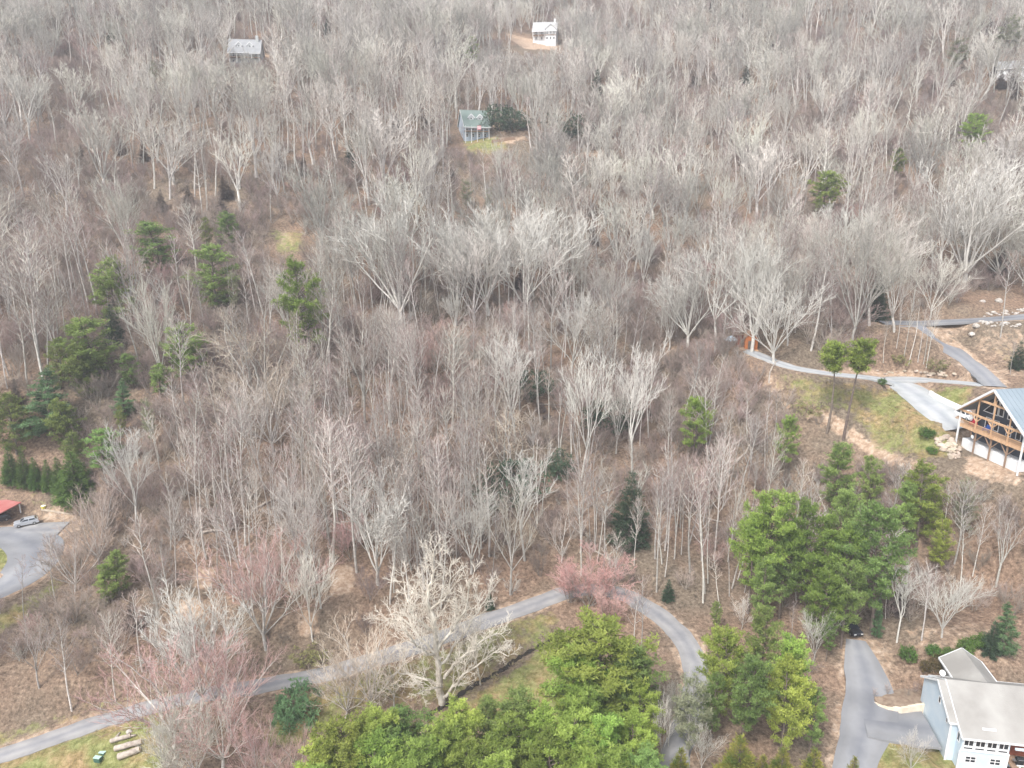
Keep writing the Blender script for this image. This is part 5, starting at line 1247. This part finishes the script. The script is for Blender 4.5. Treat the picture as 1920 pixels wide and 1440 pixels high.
# ------------------------------------------------------------------ bare trees one can pick out: kind, top x, top y, foot y, width, label
HT = [
 ('sycamore',822,1040,1318,0.95,'great white barked sycamore with twisting limbs in front of the road'),
 ('syclimb',900,1180,1285,0.90,'white sycamore limb tree leaning over the creek, right of the great one'),
 ('tan',690,1185,1330,1.00,'pale tan spreading tree left of the great white sycamore'),
 ('tan',640,1235,1345,0.90,'low tan spreading tree at the road edge left of the sycamore'),
 ('sinuous',735,1245,1325,1.20,'low twisting tan tree between the spreading tree and the sycamore'),
 ('maple',480,1040,1215,1.15,'red tipped spreading maple above the road left of centre'),
 ('coral',1105,1052,1135,1.50,'pink red budding tree at the bend of the road'),
 ('coral',1070,1070,1130,1.20,'pink budding tree left beside the brightest one at the bend'),
 ('coral',1140,1100,1165,1.20,'fainter pink tree inside the bend of the road'),
 ('maple',300,1215,1400,1.05,'pale maple with pinkish tips standing at the road, lower left'),
 ('palewide',355,1150,1330,0.95,'white barked fan shaped tree beside the road, lower left'),
 ('maple',410,1225,1370,1.00,'red tipped maple right of the white fan tree, lower left'),
 ('maple',400,1300,1440,1.10,'low spreading maple below the road, lower left'),
 ('fanwide',350,1330,1470,0.90,'tangled bare tree right of the felled logs'),
 ('fan',300,1350,1490,0.80,'sprawling bare shrubby tree beside the felled logs'),
 ('maple',470,1370,1500,0.80,'bare pinkish tree cut by the bottom edge left of the pines'),
 ('maple',560,1385,1520,0.75,'bare pinkish tree half hidden by the leftmost pines'),
 ('poplar',103,1165,1332,1.15,'white trunked tree by the road at the lower left'),
 ('poplar',190,1152,1312,1.00,'slim white trunked tree right of the first one at the lower left'),
 ('vase',52,1180,1290,1.05,'fan shaped grey tree at the left edge above the road'),
 ('poplar',300,1015,1170,0.90,'grey straight tree above the orange soil patches'),
 ('poplar',355,960,1130,0.90,'tall grey straight tree beside the orange soil patch'),
 ('poplar',275,1090,1220,0.90,'pair of grey stems above the road, left'),
 ('twin',285,1120,1225,0.80,'forked grey tree above the road, left'),
 ('fan',575,1060,1200,0.70,'small upright grey tree beside the lower soil patch'),
 ('pale',700,930,1095,1.15,'broad pale tree above the white sycamore'),
 ('pink',655,965,1050,1.00,'reddish tipped young tree left of the broad pale tree'),
 ('fan',750,1005,1080,0.80,'small pale tree between the broad tree and the sycamore crown'),
 ('pale',880,930,1075,1.00,'fan shaped tree above the road right of the sycamore'),
 ('palevase',985,860,1050,1.05,'tall clump of pale stems above the road at the centre'),
 ('sinuous',1055,960,1055,0.90,'pale arching tree right of the tall stems at the centre'),
 ('poplar',1195,935,1060,0.80,'thin white stem in front of the dark hemlock'),
 ('twin',1160,1000,1130,0.80,'grey forked tree on the right of the road bend'),
 ('poplar',1245,880,1110,0.80,'tall straight grey tree right of the ravine'),
 ('slender',1210,1080,1250,0.90,'slender tree inside the road bend, right'),
 ('slender',1195,1110,1260,0.90,'second slender tree inside the road bend, right'),
 ('palevase',968,645,830,1.20,'big vase shaped pale tree at the centre'),
 ('sinuous',955,750,905,1.00,'crooked white tree below the vase shaped one'),
 ('palevase',1095,690,900,0.85,'vase shaped tree right of centre, tallest of its neighbours'),
 ('palevase',1195,665,890,0.85,'tall tree with a wide top right of the vase shaped ones'),
 ('fan',1160,720,850,0.80,'leaning pale tree between the two vase shaped trees'),
 ('pale',1075,570,700,1.00,'fan shaped grey tree above the centre right'),
 ('sinuous',1100,590,690,0.90,'white crooked tree above the vase shaped ones'),
 ('palewide',745,372,615,1.05,'huge pale spreading tree upper middle with a dark leaning trunk'),
 ('pale',850,440,610,1.00,'pale tree right beside the huge spreading one'),
 ('palewide',915,405,590,1.10,'broad pale tree in the upper middle row'),
 ('palewide',985,410,600,1.05,'broadest white tree of the upper middle row'),
 ('pale',1060,425,580,1.10,'right hand white tree of the upper middle row'),
 ('pale',850,560,625,0.80,'small white tree beneath the huge spreading one'),
 ('sinuous',788,540,612,0.80,'twisted pale small tree by the leaning trunk'),
 ('palewide',1300,500,650,1.15,'pale tree left in the big cluster above the sheds'),
 ('palevase',1355,470,660,1.20,'tallest pale tree of the big cluster above the sheds'),
 ('pale',1425,478,660,1.10,'pale tree right in the big cluster above the sheds'),
 ('palewide',1465,535,680,1.00,'low arching pale tree beside the gravel drive'),
 ('pale',1260,560,655,0.90,'pale crooked tree at the left edge of the cluster above the sheds'),
 ('palewide',1842,325,545,1.10,'giant fan shaped oak at the right edge of the wood'),
 ('fan',1655,425,610,1.00,'tall grey tree at the left end of the upper road'),
 ('fan',1700,460,620,1.00,'grey spreading tree behind the upper road'),
 ('fan',1620,440,650,0.90,'leaning grey tree left of the upper road'),
 ('fan',1760,490,600,1.00,'low grey tree behind the upper road'),
 ('pale',1330,408,500,1.10,'round crowned pale tree upper right of centre'),
 ('pale',1210,440,540,1.00,'round crowned pale tree upper centre'),
 ('pale',1590,400,520,1.00,'pale fan tree below the lone bright pine'),
 ('slender',1667,600,680,0.90,'slender trunk leftmost between the upper road and the gravel drive'),
 ('poplar',1697,540,652,0.70,'dark trunked tree in front of the side road'),
 ('poplar',1713,545,668,0.70,'second dark trunked tree in front of the side road'),
 ('slender',1722,560,682,0.90,'thin trunk third from the left before the side road'),
 ('slender',1739,560,676,0.90,'thin trunk fourth from the left before the side road'),
 ('poplar',1757,560,690,0.70,'pale trunk at the right before the side road'),
 ('slender',1748,575,680,0.90,'thin pale trunk just left of the last one before the side road'),
 ('slender',1905,470,632,1.00,'slender tree at the right end of the upper road'),
 ('slender',1906,640,702,1.00,'very thin stem on the tan slope at the right edge'),
 ('sinuous',470,590,765,1.20,'twisting white barked tree left of centre'),
 ('tan',500,685,850,1.10,'low pale tan spreading tree below the twisting white one'),
 ('fan',285,560,725,0.75,'spreading grey tree with a pinkish top in the left wood'),
 ('pink',285,548,640,1.00,'red tipped tree behind the spreading grey one in the left wood'),
 ('poplar',372,520,630,1.00,'grey layered tree below the tall white pine'),
 ('pink',815,625,720,1.50,'faded red tree at the centre left'),
 ('pink',835,720,790,1.10,'small reddish tree below the faded red one'),
 ('fan',520,520,615,0.90,'grey fork shaped tree left of the tall round headed pine'),
 ('poplar',340,810,960,0.90,'tall straight grey tree below the left hand pines'),
 ('twin',285,770,885,0.90,'forked grey tree below the left hand pines'),
 ('palevase',230,830,1000,1.05,'pale vase shaped tree right of the spruce row'),
 ('poplar',460,860,1000,0.90,'straight pale tree in the lower left wood'),
 ('poplar',505,840,1010,0.90,'tallest straight pale tree in the lower left wood'),
 ('slender',80,1000,1120,1.20,'bare shrubby stems beside the turning circle'),
 ('tan',120,1000,1110,0.90,'bare spreading tan tree overhanging the turning circle'),
 ('tan',165,930,1060,0.80,'pale bare tree right of the parking pad'),
 ('slender',22,1045,1165,0.90,'thin stem at the left edge in front of the turning circle'),
 ('palevase',1705,1060,1205,0.95,'white stemmed tree leftmost of three on the bank by the driveway'),
 ('twin',1752,1060,1200,0.95,'white stemmed tree in the middle of three on the bank by the driveway'),
 ('pale',1785,1090,1195,0.90,'white stemmed tree at the right of three on the bank by the driveway'),
 ('vase',1895,960,1100,1.00,'crooked pale tree at the right edge below the timber house'),
 ('poplar',1848,950,1080,0.90,'grey stems right of the small yellow green pine'),
 ('fan',1535,1165,1240,0.90,'bare fan tree beside the drooping pine at the driveway head'),
 ('fan',1395,1130,1180,0.80,'small bare tree above the driveway cluster of pines'),
 ('fan',1718,1385,1450,0.90,'bare grey shrubby tree on the lawn corner by the blue house'),
 ('tan',978,1372,1450,0.60,'tan feathery shrub in the middle of the bottom pine stand'),
 ('fan',1260,1300,1400,0.60,'bare grey tree on the verge beside the returning road'),
 ('fan',1243,1335,1430,0.6,'bare grey tree left of the returning road at the bottom'),
 ('fan',1286,1290,1385,0.6,'bare tree overhanging the returning road by the lichen covered tree'),
 ('fan',1320,1370,1450,0.70,'bare brown tree under the pale lichen covered one'),
 ('pink',590,600,640,0.60,'') if False else ('vase',890,1180,1250,0.5,'small pale sapling between the road and the creek'),
]
hn = {k: 0 for k in B}; NKEEP = 300; nfan = 0
for k, px, yt, yb, wd, lab in HT:
    g, h, df = place(px, yt, yb); K = B[k][hn[k] % len(B[k])]; hn[k] += 1
    tree(K, (g.x, g.y, g.z-0.2), h, lab, 'tree', 'bare_tree', rz=0.0 if k == 'sycamore' else random.uniform(0,6.28), wide=wd); note(g, 2.8 if h > 9 else 1.5)
    MARKS.append((g.x, g.y, lab))
# small bare shrubs in the planter
for i, (fx, fy) in enumerate(((-3.5,0.4),(-1.2,0.9),(1.5,0.3),(3.2,1.0))):
    K = B['sapling'][i % 3]
    tree(K, (PL[0].x+fx, PL[0].y+fy, PL[1]-0.1), 1.5+0.4*(i % 2), ['low bare shrub at the tip of the beige planter','bare shrub second from the tip of the beige planter','bare shrub third from the tip of the beige planter','bare shrub in the planter next to the blue house wall'][i], 'shrub', 'bare_shrub')

# ------------------------------------------------------------------ the rest of the wood
CLEAR = [[(-300,960),(0,955),(90,940),(160,955),(190,985),(120,1050),(100,1110),(0,1150),(-300,1150)], [(-300,880),(90,840),(130,865),(180,930),(165,965),(-300,975)],
  [(1420,650),(1500,665),(1640,690),(1640,592),(1800,590),(2300,560),(2300,900),(1800,905),(1700,880),(1600,845),(1560,775),(1450,705)],
  [(1570,1195),(1680,1180),(1800,1150),(2300,1190),(2300,1700),(1560,1700)],[(850,240),(960,232),(1000,265),(940,300),(850,290)],[(940,58),(1060,82),(1056,100),(960,92)],[(425,96),(500,104),(560,112),(500,130),(428,128)],
  [(512,430),(562,430),(566,474),(520,476)],[(45,770),(110,820),(100,850),(0,840)],[(1385,640),(1440,655),(1420,680),(1375,668)],[(360,1064),(400,1062),(402,1100),(364,1104)],[(616,1058),(664,1058),(664,1112),(618,1116)],[(328,1128),(382,1122),(384,1160),(330,1166)],[(553,1146),(600,1142),(602,1186),(556,1188)],[(1800,548),(1920,545),(1920,590),(1810,590)],[(1440,680),(1530,735),(1500,760),(1430,720)]]
KEEP = [(852,205,928,270,293),(930,235,985,262,296),(1000,36,1050,92,418),(945,64,1052,96,418),(428,74,494,113,318),(1396,622,1440,668,178),(1440,655,1640,712,170),(1640,596,1920,665,190),(1740,660,1880,735,165),(1480,700,1780,860,160),(1780,700,1960,900,140),
  (20,940,140,1010,150),(0,995,90,1110,140),(300,1245,640,1335,112),(905,1120,1055,1190,128),(1200,1120,1310,1260,118),(362,1062,400,1102,152),(618,1056,664,1112,150),(0,905,160,935,152),(330,1125,382,1162,150),(555,1145,600,1188,140),(515,425,565,470,240)]
roadC = [r for r in ROADS if r[0] == 'road'][0][1]
def south_of_road(x, y):
    if x > 42: return y < 95
    i = np.abs(roadC[:220,0]-x).argmin(); return y < roadC[:220][i,1]+4
BBX = {}
def reject_p(px, py, poly):
    k = id(poly)
    if k not in BBX: BBX[k] = (min(q[0] for q in poly), max(q[0] for q in poly), min(q[1] for q in poly), max(q[1] for q in poly))
    b = BBX[k]
    if px < b[0] or px > b[1] or py < b[2] or py > b[3]: return False
    c = False; n = len(poly)
    for i in range(n):
        x1, y1 = poly[i]; x2, y2 = poly[i-1]
        if (y1 > py) != (y2 > py) and px < (x2-x1)*(py-y1)/(y2-y1)+x1: c = not c
    return c
SOFT = []   # (x0,y0,x1,y1,depth,chance of refusing) what named trees show in the picture
for k, px, yt, yb, wd, lab in EV:
    g, h, df = place(px, yt, yb); w_ = 0.2*h*F/df*wd*(1.5 if px < 600 else 1); SOFT.append((px-w_, yt, px+w_, yt+0.62*(yb-yt), df, 0.97))
for k, px, yt, yb, wd, lab in HT:
    g, h, df = place(px, yt, yb); w_ = 0.25*h*F/df*wd; SOFT.append((px-w_, yt+0.05*(yb-yt), px+w_, yt+0.8*(yb-yt), df, 0.9 if k.startswith('pale') else (0.6 if yb-yt > 90 else 0.35)))
cells = {}
def near(x, y, r):
    i, j = int(x//8), int(y//8)
    for a in (-1,0,1):
        for b in (-1,0,1):
            for q in cells.get((i+a,j+b), ()):
                if (q[0]-x)**2+(q[1]-y)**2 < max(r, q[2])**2: return True
    return False
def addc(x, y, r): cells.setdefault((int(x//8),int(y//8)), []).append((x,y,r))
for x, y, r in TREES: addc(x, y, r)
rnd = random.Random(99)
# kinds by place in the wood: weights
def mixture(px, py, x, y):
    n = vn1(x, y, 38, 21); n2 = vn1(x, y, 22, 22)
    if py > 780:   wts = dict(slender=4.0, poplar=2.6, vase=1.0, fan=0.8, twin=0.9, fuzzy=1.2)
    elif py > 560: wts = dict(slender=3.0, poplar=2.2, vase=1.2, fan=1.2, twin=0.9, fuzzy=2.2)
    elif py > 330: wts = dict(slender=1.6, poplar=1.6, vase=1.6, fan=2.4, fanwide=1.0, twin=0.6, fuzzy=1.8)
    else:          wts = dict(slender=1.4, poplar=2.2, vase=2.0, fan=2.4, fanwide=0.8, twin=0.6, fuzzy=1.2)
    if n > 0.13:
        wts = {q: v*0.35 for q, v in wts.items()}; wts['fuzzy'] = 5.0
    if n < -0.12: wts['fan'] = wts.get('fan',0)*2.0; wts['fanwide'] = wts.get('fanwide',0)*2+0.4
    if n2 > 0.22: wts['pink'] = 0.45
    if n2 < -0.27: wts['hem'] = 0.5 if py < 330 else 0.25
    return wts
HR = dict(slender=(14,24), poplar=(18,29), vase=(18,27), fan=(14,25), fanwide=(15,24), twin=(15,23), fuzzy=(4,9), pink=(5,9), hem=(5,9), sinuous=(13,20))
RAD = dict(slender=2.9, poplar=4.2, vase=5.6, fan=6.3, fanwide=7.2, twin=4.0, fuzzy=3.2, pink=3, hem=3, sinuous=4)
WID = dict(slender=0.12, poplar=0.14, vase=0.24, fan=0.34, fanwide=0.42, twin=0.2, fuzzy=0.4, pink=0.4, hem=0.3, sinuous=.4)
FILL = []
def ok(x, y, k, h):
    z = hz(x, y); px, py, d = project((x, y, z))
    if px < -140 or px > 2060 or py < -190 or py > 1560: return None
    if road_dist(x, y) < 2.2: return None
    if south_of_road(x, y): return None
    for poly in CLEAR:
        if reject_p(px, py, poly): return None
    tx, ty, td = project((x, y, z+h)); cw_ = WID[k]*h*F/d
    for x0, y0, x1, y1, dd in KEEP:
        if d < dd+1 and tx+cw_ > x0 and tx-cw_ < x1 and ty < y1 and ty+0.62*(py-ty) > y0:
            return None
        if d < dd+1 and x0-4 < px < x1+4 and ty < y1 and py > y0 and rnd.random() < 0.85: return None
    for x0, y0, x1, y1, dd, ch in SOFT:
        if d < dd-1 and tx+cw_*0.6 > x0 and tx-cw_*0.6 < x1 and ty < y1 and ty+0.6*(py-ty) > y0 and rnd.random() < ch: return None
    return px, py, d, z
tries = 0
while tries < 60000:
    tries += 1
    y = 100+(rnd.random()**0.8)*440; x = rnd.uniform(-1,1)*(0.78*y*1.02+25)
    px, py, d = project((x, y, hz(x, y))); wts = mixture(px, py, x, y); ks = list(wts); k = rnd.choices(ks, [wts[q] for q in ks])[0]
    low = 0.56 if py > 540 and k in ('slender','poplar','twin') else (0.85 if py > 540 else 1.0)
    if near(x, y, RAD[k]*low): continue
    h = rnd.uniform(*HR[k])*(1.0 if py < 780 else 0.9)
    if k in ('slender','poplar') and py > 540 and px < 1330: h *= 1.1
    if px > 1350 and py > 800: h *= 0.8
    r = ok(x, y, k, h)
    if r is None: continue
    addc(x, y, RAD[k]*0.85*low); FILL.append((k, x, y, r[3], h, r[0], r[1], r[2]))
print('forest trees', len(FILL))
def size_seen(t): return t[4]/t[7] if -20 < t[5] < 1940 and t[6] > -20 else 0
order = sorted(range(len(FILL)), key=lambda i: -size_seen(FILL[i]))
nsingle = NKEEP - len(HT)
DESC = dict(slender='slender grey bare tree', poplar='straight bare tree with narrow crown', vase='bare tree with upswept vase crown', fan='bare tree with fan shaped crown', fanwide='broad spreading bare tree', twin='bare tree with forked trunk', fuzzy='low brownish bare tree', pink='low reddish tipped bare tree', sinuous='crooked bare tree')
singles = set()
for i in order:
    if len(singles) >= nsingle: break
    if FILL[i][0] in DESC: singles.add(i)
def short(l): return l
LM = []   # landmark spots in the picture
for k, px, yt, yb, wd, lab in EV: LM.append((px, yb, lab))
for k, px, yt, yb, wd, lab in HT: LM.append((px, yb, lab))
labs = {}
for i in singles:
    k, x, y, z, h, px, py, d = FILL[i]
    c = sorted(LM, key=lambda q: (q[0]-px)**2+((q[1]-py)*1.6)**2)[0]
    dx, dy = px-c[0], py-c[1]
    rel = ('right of' if dx > 0 else 'left of') if abs(dx) > abs(dy)*1.2 else ('uphill of' if dy < 0 else 'downhill of')
    words = c[2].split(); cut = ' '.join(words[:9])
    for stop in (' with',' in',' of',' at',' beside',' by',' the',' above',' below',' right',' left',' and',' on',' its',' under',' to',' between',' near'):
        while cut.endswith(stop): cut = cut[:-len(stop)]
    labs.setdefault('%s %s the %s' % (DESC[k], rel, cut), []).append(i)
for lab, ids in labs.items():
    many = len(ids) > 1
    for n, i in enumerate(sorted(ids, key=lambda q: -FILL[q][4])):
        k, x, y, z, h, px, py, d = FILL[i]; K = rnd.choice(B[k])
        l2 = lab
        if many and len(ids) == 2: l2 = ('taller ' if n == 0 else 'shorter ')+lab
        elif many and n < len(ids)-1: l2 = (('tallest ','second tallest ','third tallest ','fourth tallest ','fifth tallest ','sixth tallest ')[n] if n < 6 else 'smaller ')+lab
        elif many: l2 = 'shortest '+lab
        l2 = ' '.join(l2.split()[:16])
        tree(K, (x, y, z-0.2), h, l2, 'tree', 'bare_tree', group='bare trees of the hillside wood' , rz=rnd.uniform(0,6.28), wide=rnd.uniform(0.75,1.3), lean=(rnd.gauss(0,0.05), rnd.gauss(0,0.05)))
def scatter(name, label, cat, protos, items):
    """one mass of plants: a cloud of points, each carrying its own turn and size, dressed by geometry nodes"""
    me = bpy.data.meshes.new(name); me.from_pydata([i[0] for i in items], [], [])
    a = me.attributes.new('turn', 'FLOAT_VECTOR', 'POINT'); a.data.foreach_set('vector', np.array([i[1] for i in items], np.float32).ravel())
    a = me.attributes.new('size', 'FLOAT_VECTOR', 'POINT'); a.data.foreach_set('vector', np.array([i[2] for i in items], np.float32).ravel())
    a = me.attributes.new('pick', 'INT', 'POINT'); a.data.foreach_set('value', np.array([i[3] for i in items], np.int32))
    o = link(name, me); tag(o, label, cat, kind='stuff')
    ng = bpy.data.node_groups.new(name, 'GeometryNodeTree'); ng.interface.new_socket('Geometry', in_out='INPUT', socket_type='NodeSocketGeometry'); ng.interface.new_socket('Geometry', in_out='OUTPUT', socket_type='NodeSocketGeometry')
    N = ng.nodes; L = ng.links; gi = N.new('NodeGroupInput'); go = N.new('NodeGroupOutput'); jn = N.new('GeometryNodeJoinGeometry')
    for p in reversed(protos):
        oi = N.new('GeometryNodeObjectInfo'); oi.inputs['Object'].default_value = p; oi.inputs['As Instance'].default_value = True; L.new(oi.outputs['Geometry'], jn.inputs[0])
    ip = N.new('GeometryNodeInstanceOnPoints'); ip.inputs['Pick Instance'].default_value = True
    def at(nm, ty):
        q = N.new('GeometryNodeInputNamedAttribute'); q.data_type = ty; q.inputs['Name'].default_value = nm; return q.outputs['Attribute']
    e2r = N.new('FunctionNodeEulerToRotation'); L.new(at('turn','FLOAT_VECTOR'), e2r.inputs[0])
    L.new(gi.outputs[0], ip.inputs['Points']); L.new(jn.outputs[0], ip.inputs['Instance']); L.new(at('pick','INT'), ip.inputs['Instance Index']); L.new(e2r.outputs[0], ip.inputs['Rotation']); L.new(at('size','FLOAT_VECTOR'), ip.inputs['Scale']); L.new(ip.outputs[0], go.inputs[0])
    md = o.modifiers.new('plants', 'NODES'); md.node_group = ng; return o
protos = []; pid = {}
for k in ('fan','fanwide','vase','poplar','slender','twin','fuzzy','pink','poplarfar','slenderfar','fanfar','vasefar'):
    pid[k] = []
    for K in B[k]: pid[k].append((len(protos), K.H)); protos.append(K.joined)
pid['hem'] = []
for K in E['hemlock']: pid['hem'].append((len(protos), K.H)); protos.append(K.joined)
items = []
for i, (k, x, y, z, h, px, py, d) in enumerate(FILL):
    if i in singles: continue
    if d > 225: k = dict(poplar='poplarfar', slender='slenderfar', fan='fanfar', fanwide='fanfar', vase='vasefar', twin='poplarfar').get(k, k)
    q, H = rnd.choice(pid[k]); s_ = h/H; wd = rnd.uniform(0.75,1.35)
    items.append(((x,y,z-0.2), (rnd.gauss(0,.07), rnd.gauss(0,.07), rnd.uniform(0,6.28)), (s_*wd, s_*wd, s_), q))
scatter('woodland', 'bare grey woodland covering the far hillside beyond the single trees', 'woodland', protos, items)
# undergrowth
protos = []; pp = []
for k in ('sapling','saptan','fuzzy'):
    for K in B[k]: pp.append((k, len(protos), K.H)); protos.append(K.joined)
nsp = len(protos)
for K in E['rhodo']: protos.append(K.joined)
for K in E['yellow']: protos.append(K.joined)
items = []
t = 0
while len(items) < 9500 and t < 90000:
    t += 1
    y = 98+(rnd.random()**0.75)*400; x = rnd.uniform(-1,1)*(0.78*y+25); z = hz(x, y); px, py, d = project((x, y, z))
    if px < -100 or px > 2020 or py < -60 or py > 1500: continue
    if road_dist(x, y) < 1.6 or south_of_road(x, y): continue
    if any(reject_p(px, py, c) for c in CLEAR): continue
    n = vn1(x, y, 17, 31)
    if n+rnd.uniform(-.35,.35) < 0.0: continue
    kk = rnd.random(); n3 = vn1(x, y, 30, 33)
    if n3 < -0.33 and kk < 0.12: q, H, h = nsp+rnd.randrange(2), 2.8, rnd.uniform(1.2,2.6)
    elif n3 > 0.36 and kk < 0.05: q, H, h = nsp+2, 2.2, rnd.uniform(0.8,1.8)
    else:
        k, q, H = rnd.choice(pp); h = rnd.uniform(1.6,4.2)
    ok_ = True
    for x0, y0, x1, y1, dd in KEEP:
        if d < dd-1 and x0-3 < px < x1+3 and py-h*F/d < y1 and py > y0: ok_ = False; break
    if not ok_: continue
    s_ = h/H; items.append(((x,y,z-0.05), (rnd.gauss(0,.08), rnd.gauss(0,.08), rnd.uniform(0,6.28)), (s_*1.15,s_*1.15,s_), q))
scatter('undergrowth', 'mauve brown undergrowth of saplings and twigs on the wood floor', 'undergrowth', protos, items)

# fallen trunks on the wood floor
for i, (px, py, ln, az) in enumerate(((640,700,9,0.3),(820,760,11,0.9),(700,860,8,2.6),(560,905,9,0.5),(905,800,7,2.2),(1010,760,9,0.2),(760,930,10,2.9),(470,960,8,0.8),(640,985,9,2.7),(1120,930,8,0.4),(1290,930,9,2.4),(1380,870,8,0.6),(1350,980,10,2.8),(1440,720,8,1.0),(560,375,10,3.0),(530,388,9,2.8),(150,425,12,0.05),(240,430,10,3.1),(1160,1060,9,2.5),(380,1000,9,0.3),(850,690,8,2.3),(420,880,7,2.0))):
    g = G(px, py); q = Vector((g.x+ln*math.cos(az), g.y+ln*math.sin(az), 0)); q.z = hz(q.x, q.y)+0.25; r0 = 0.16+0.03*(i % 4)
    near_ = sorted(LM, key=lambda c: (c[0]-px)**2+(c[1]-py)**2)[0]
    o_ = empty('fallen_trunk', g); tag(o_, ' '.join(('pale fallen trunk on the leaf litter near the '+' '.join(near_[2].split()[:7])).split()[:16]), 'log', 'fallen trunks in the wood')
    s = MB(); dv = q-g; pts = [Vector((0,0,0.25))+dv*(t/6)+Vector((random.gauss(0,.12),random.gauss(0,.12),0)) for t in range(7)]
    for t in range(1, 7): pts[t].z = max(pts[t].z, hz(g.x+pts[t].x, g.y+pts[t].y)-g.z+0.15)
    s.tube(pts, [r0*(1.1-0.1*t) for t in range(7)], 7); s.build('stem', M['log'], o_)
    for t in (3,4,5):
        s = MB(); v = pts[t]+Vector((random.uniform(-1.5,1.5),random.uniform(-1.5,1.5),random.uniform(.3,1.2))); s.tube([pts[t],v],[r0*0.4,0.02],5); s.build('branch', M['log'], o_)

# rough grass tufts on the open ground
def tuft_mesh(seed):
    rn = random.Random(seed); s = MB()
    for k in range(26):
        az = rn.random()*6.28; r_ = rn.uniform(0,.35); p = Vector((math.cos(az)*r_, math.sin(az)*r_, -0.03)); t_ = p+Vector((math.cos(az)*rn.uniform(.1,.4), math.sin(az)*rn.uniform(.1,.4), rn.uniform(.15,.5))); u = Vector((-math.sin(az), math.cos(az), 0))*0.035
        n = len(s.v); s.v += [tuple(p-u), tuple(p+u), tuple(t_)]; s.f.append((n,n+1,n+2)); s.m.append(0)
    return bpy.data.objects.new('grass_tuft', s.mesh('grass_tuft', M['tuft'], fix=False))
protos = [tuft_mesh(i) for i in range(4)]; items = []; t = 0
ggx, ggy = np.where((gm > 0.2) & (YY > 78) & (YY < 200)); rg = np.random.RandomState(5)
for j in rg.permutation(len(ggx))[:9000]:
    x = XX[ggx[j],ggy[j]]+rg.uniform(-.5,.5); y = YY[ggx[j],ggy[j]]+rg.uniform(-.5,.5)
    px, py, d = project((x, y, hz(x, y)))
    if px < -30 or px > 1950 or py > 1470 or road_dist(x, y) < 0.25 or rg.rand() > gm[ggx[j],ggy[j]] or vn1(x, y, 4.0, 51)+rg.uniform(-.3,.3) < -0.05: continue
    s_ = rg.uniform(0.5,1.25)*(0.55 if px < 320 or px > 1620 and py > 1380 else 1.0); items.append(((x,y,hz(x,y)), (0,0,rg.uniform(0,6.28)), (s_,s_,s_), int(rg.randint(4))))
scatter('grass', 'rough tan and green grass tufts on the open banks and verges', 'grass', protos, items)

# ------------------------------------------------------------------ air
hb_ = MB(); hb_.box(-690, -115, -60, 690, 755, 330); hzo = hb_.build('haze', []) if False else None
me = hb_.mesh('haze', []); hm = bpy.data.materials.new('haze'); hm.use_nodes = True; hm.node_tree.nodes.clear()
pv = hm.node_tree.nodes.new('ShaderNodeVolumePrincipled'); pv.inputs['Density'].default_value = 0.0004; pv.inputs['Color'].default_value = (0.93,0.95,1.0,1)
oo = hm.node_tree.nodes.new('ShaderNodeOutputMaterial'); hm.node_tree.links.new(pv.outputs[0], oo.inputs['Volume']); me.materials.append(hm)
hzo = link('haze', me); tag(hzo, 'thin pale air over the whole valley', 'haze', kind='stuff')
print('ground z', ZZ.min(), ZZ.max())
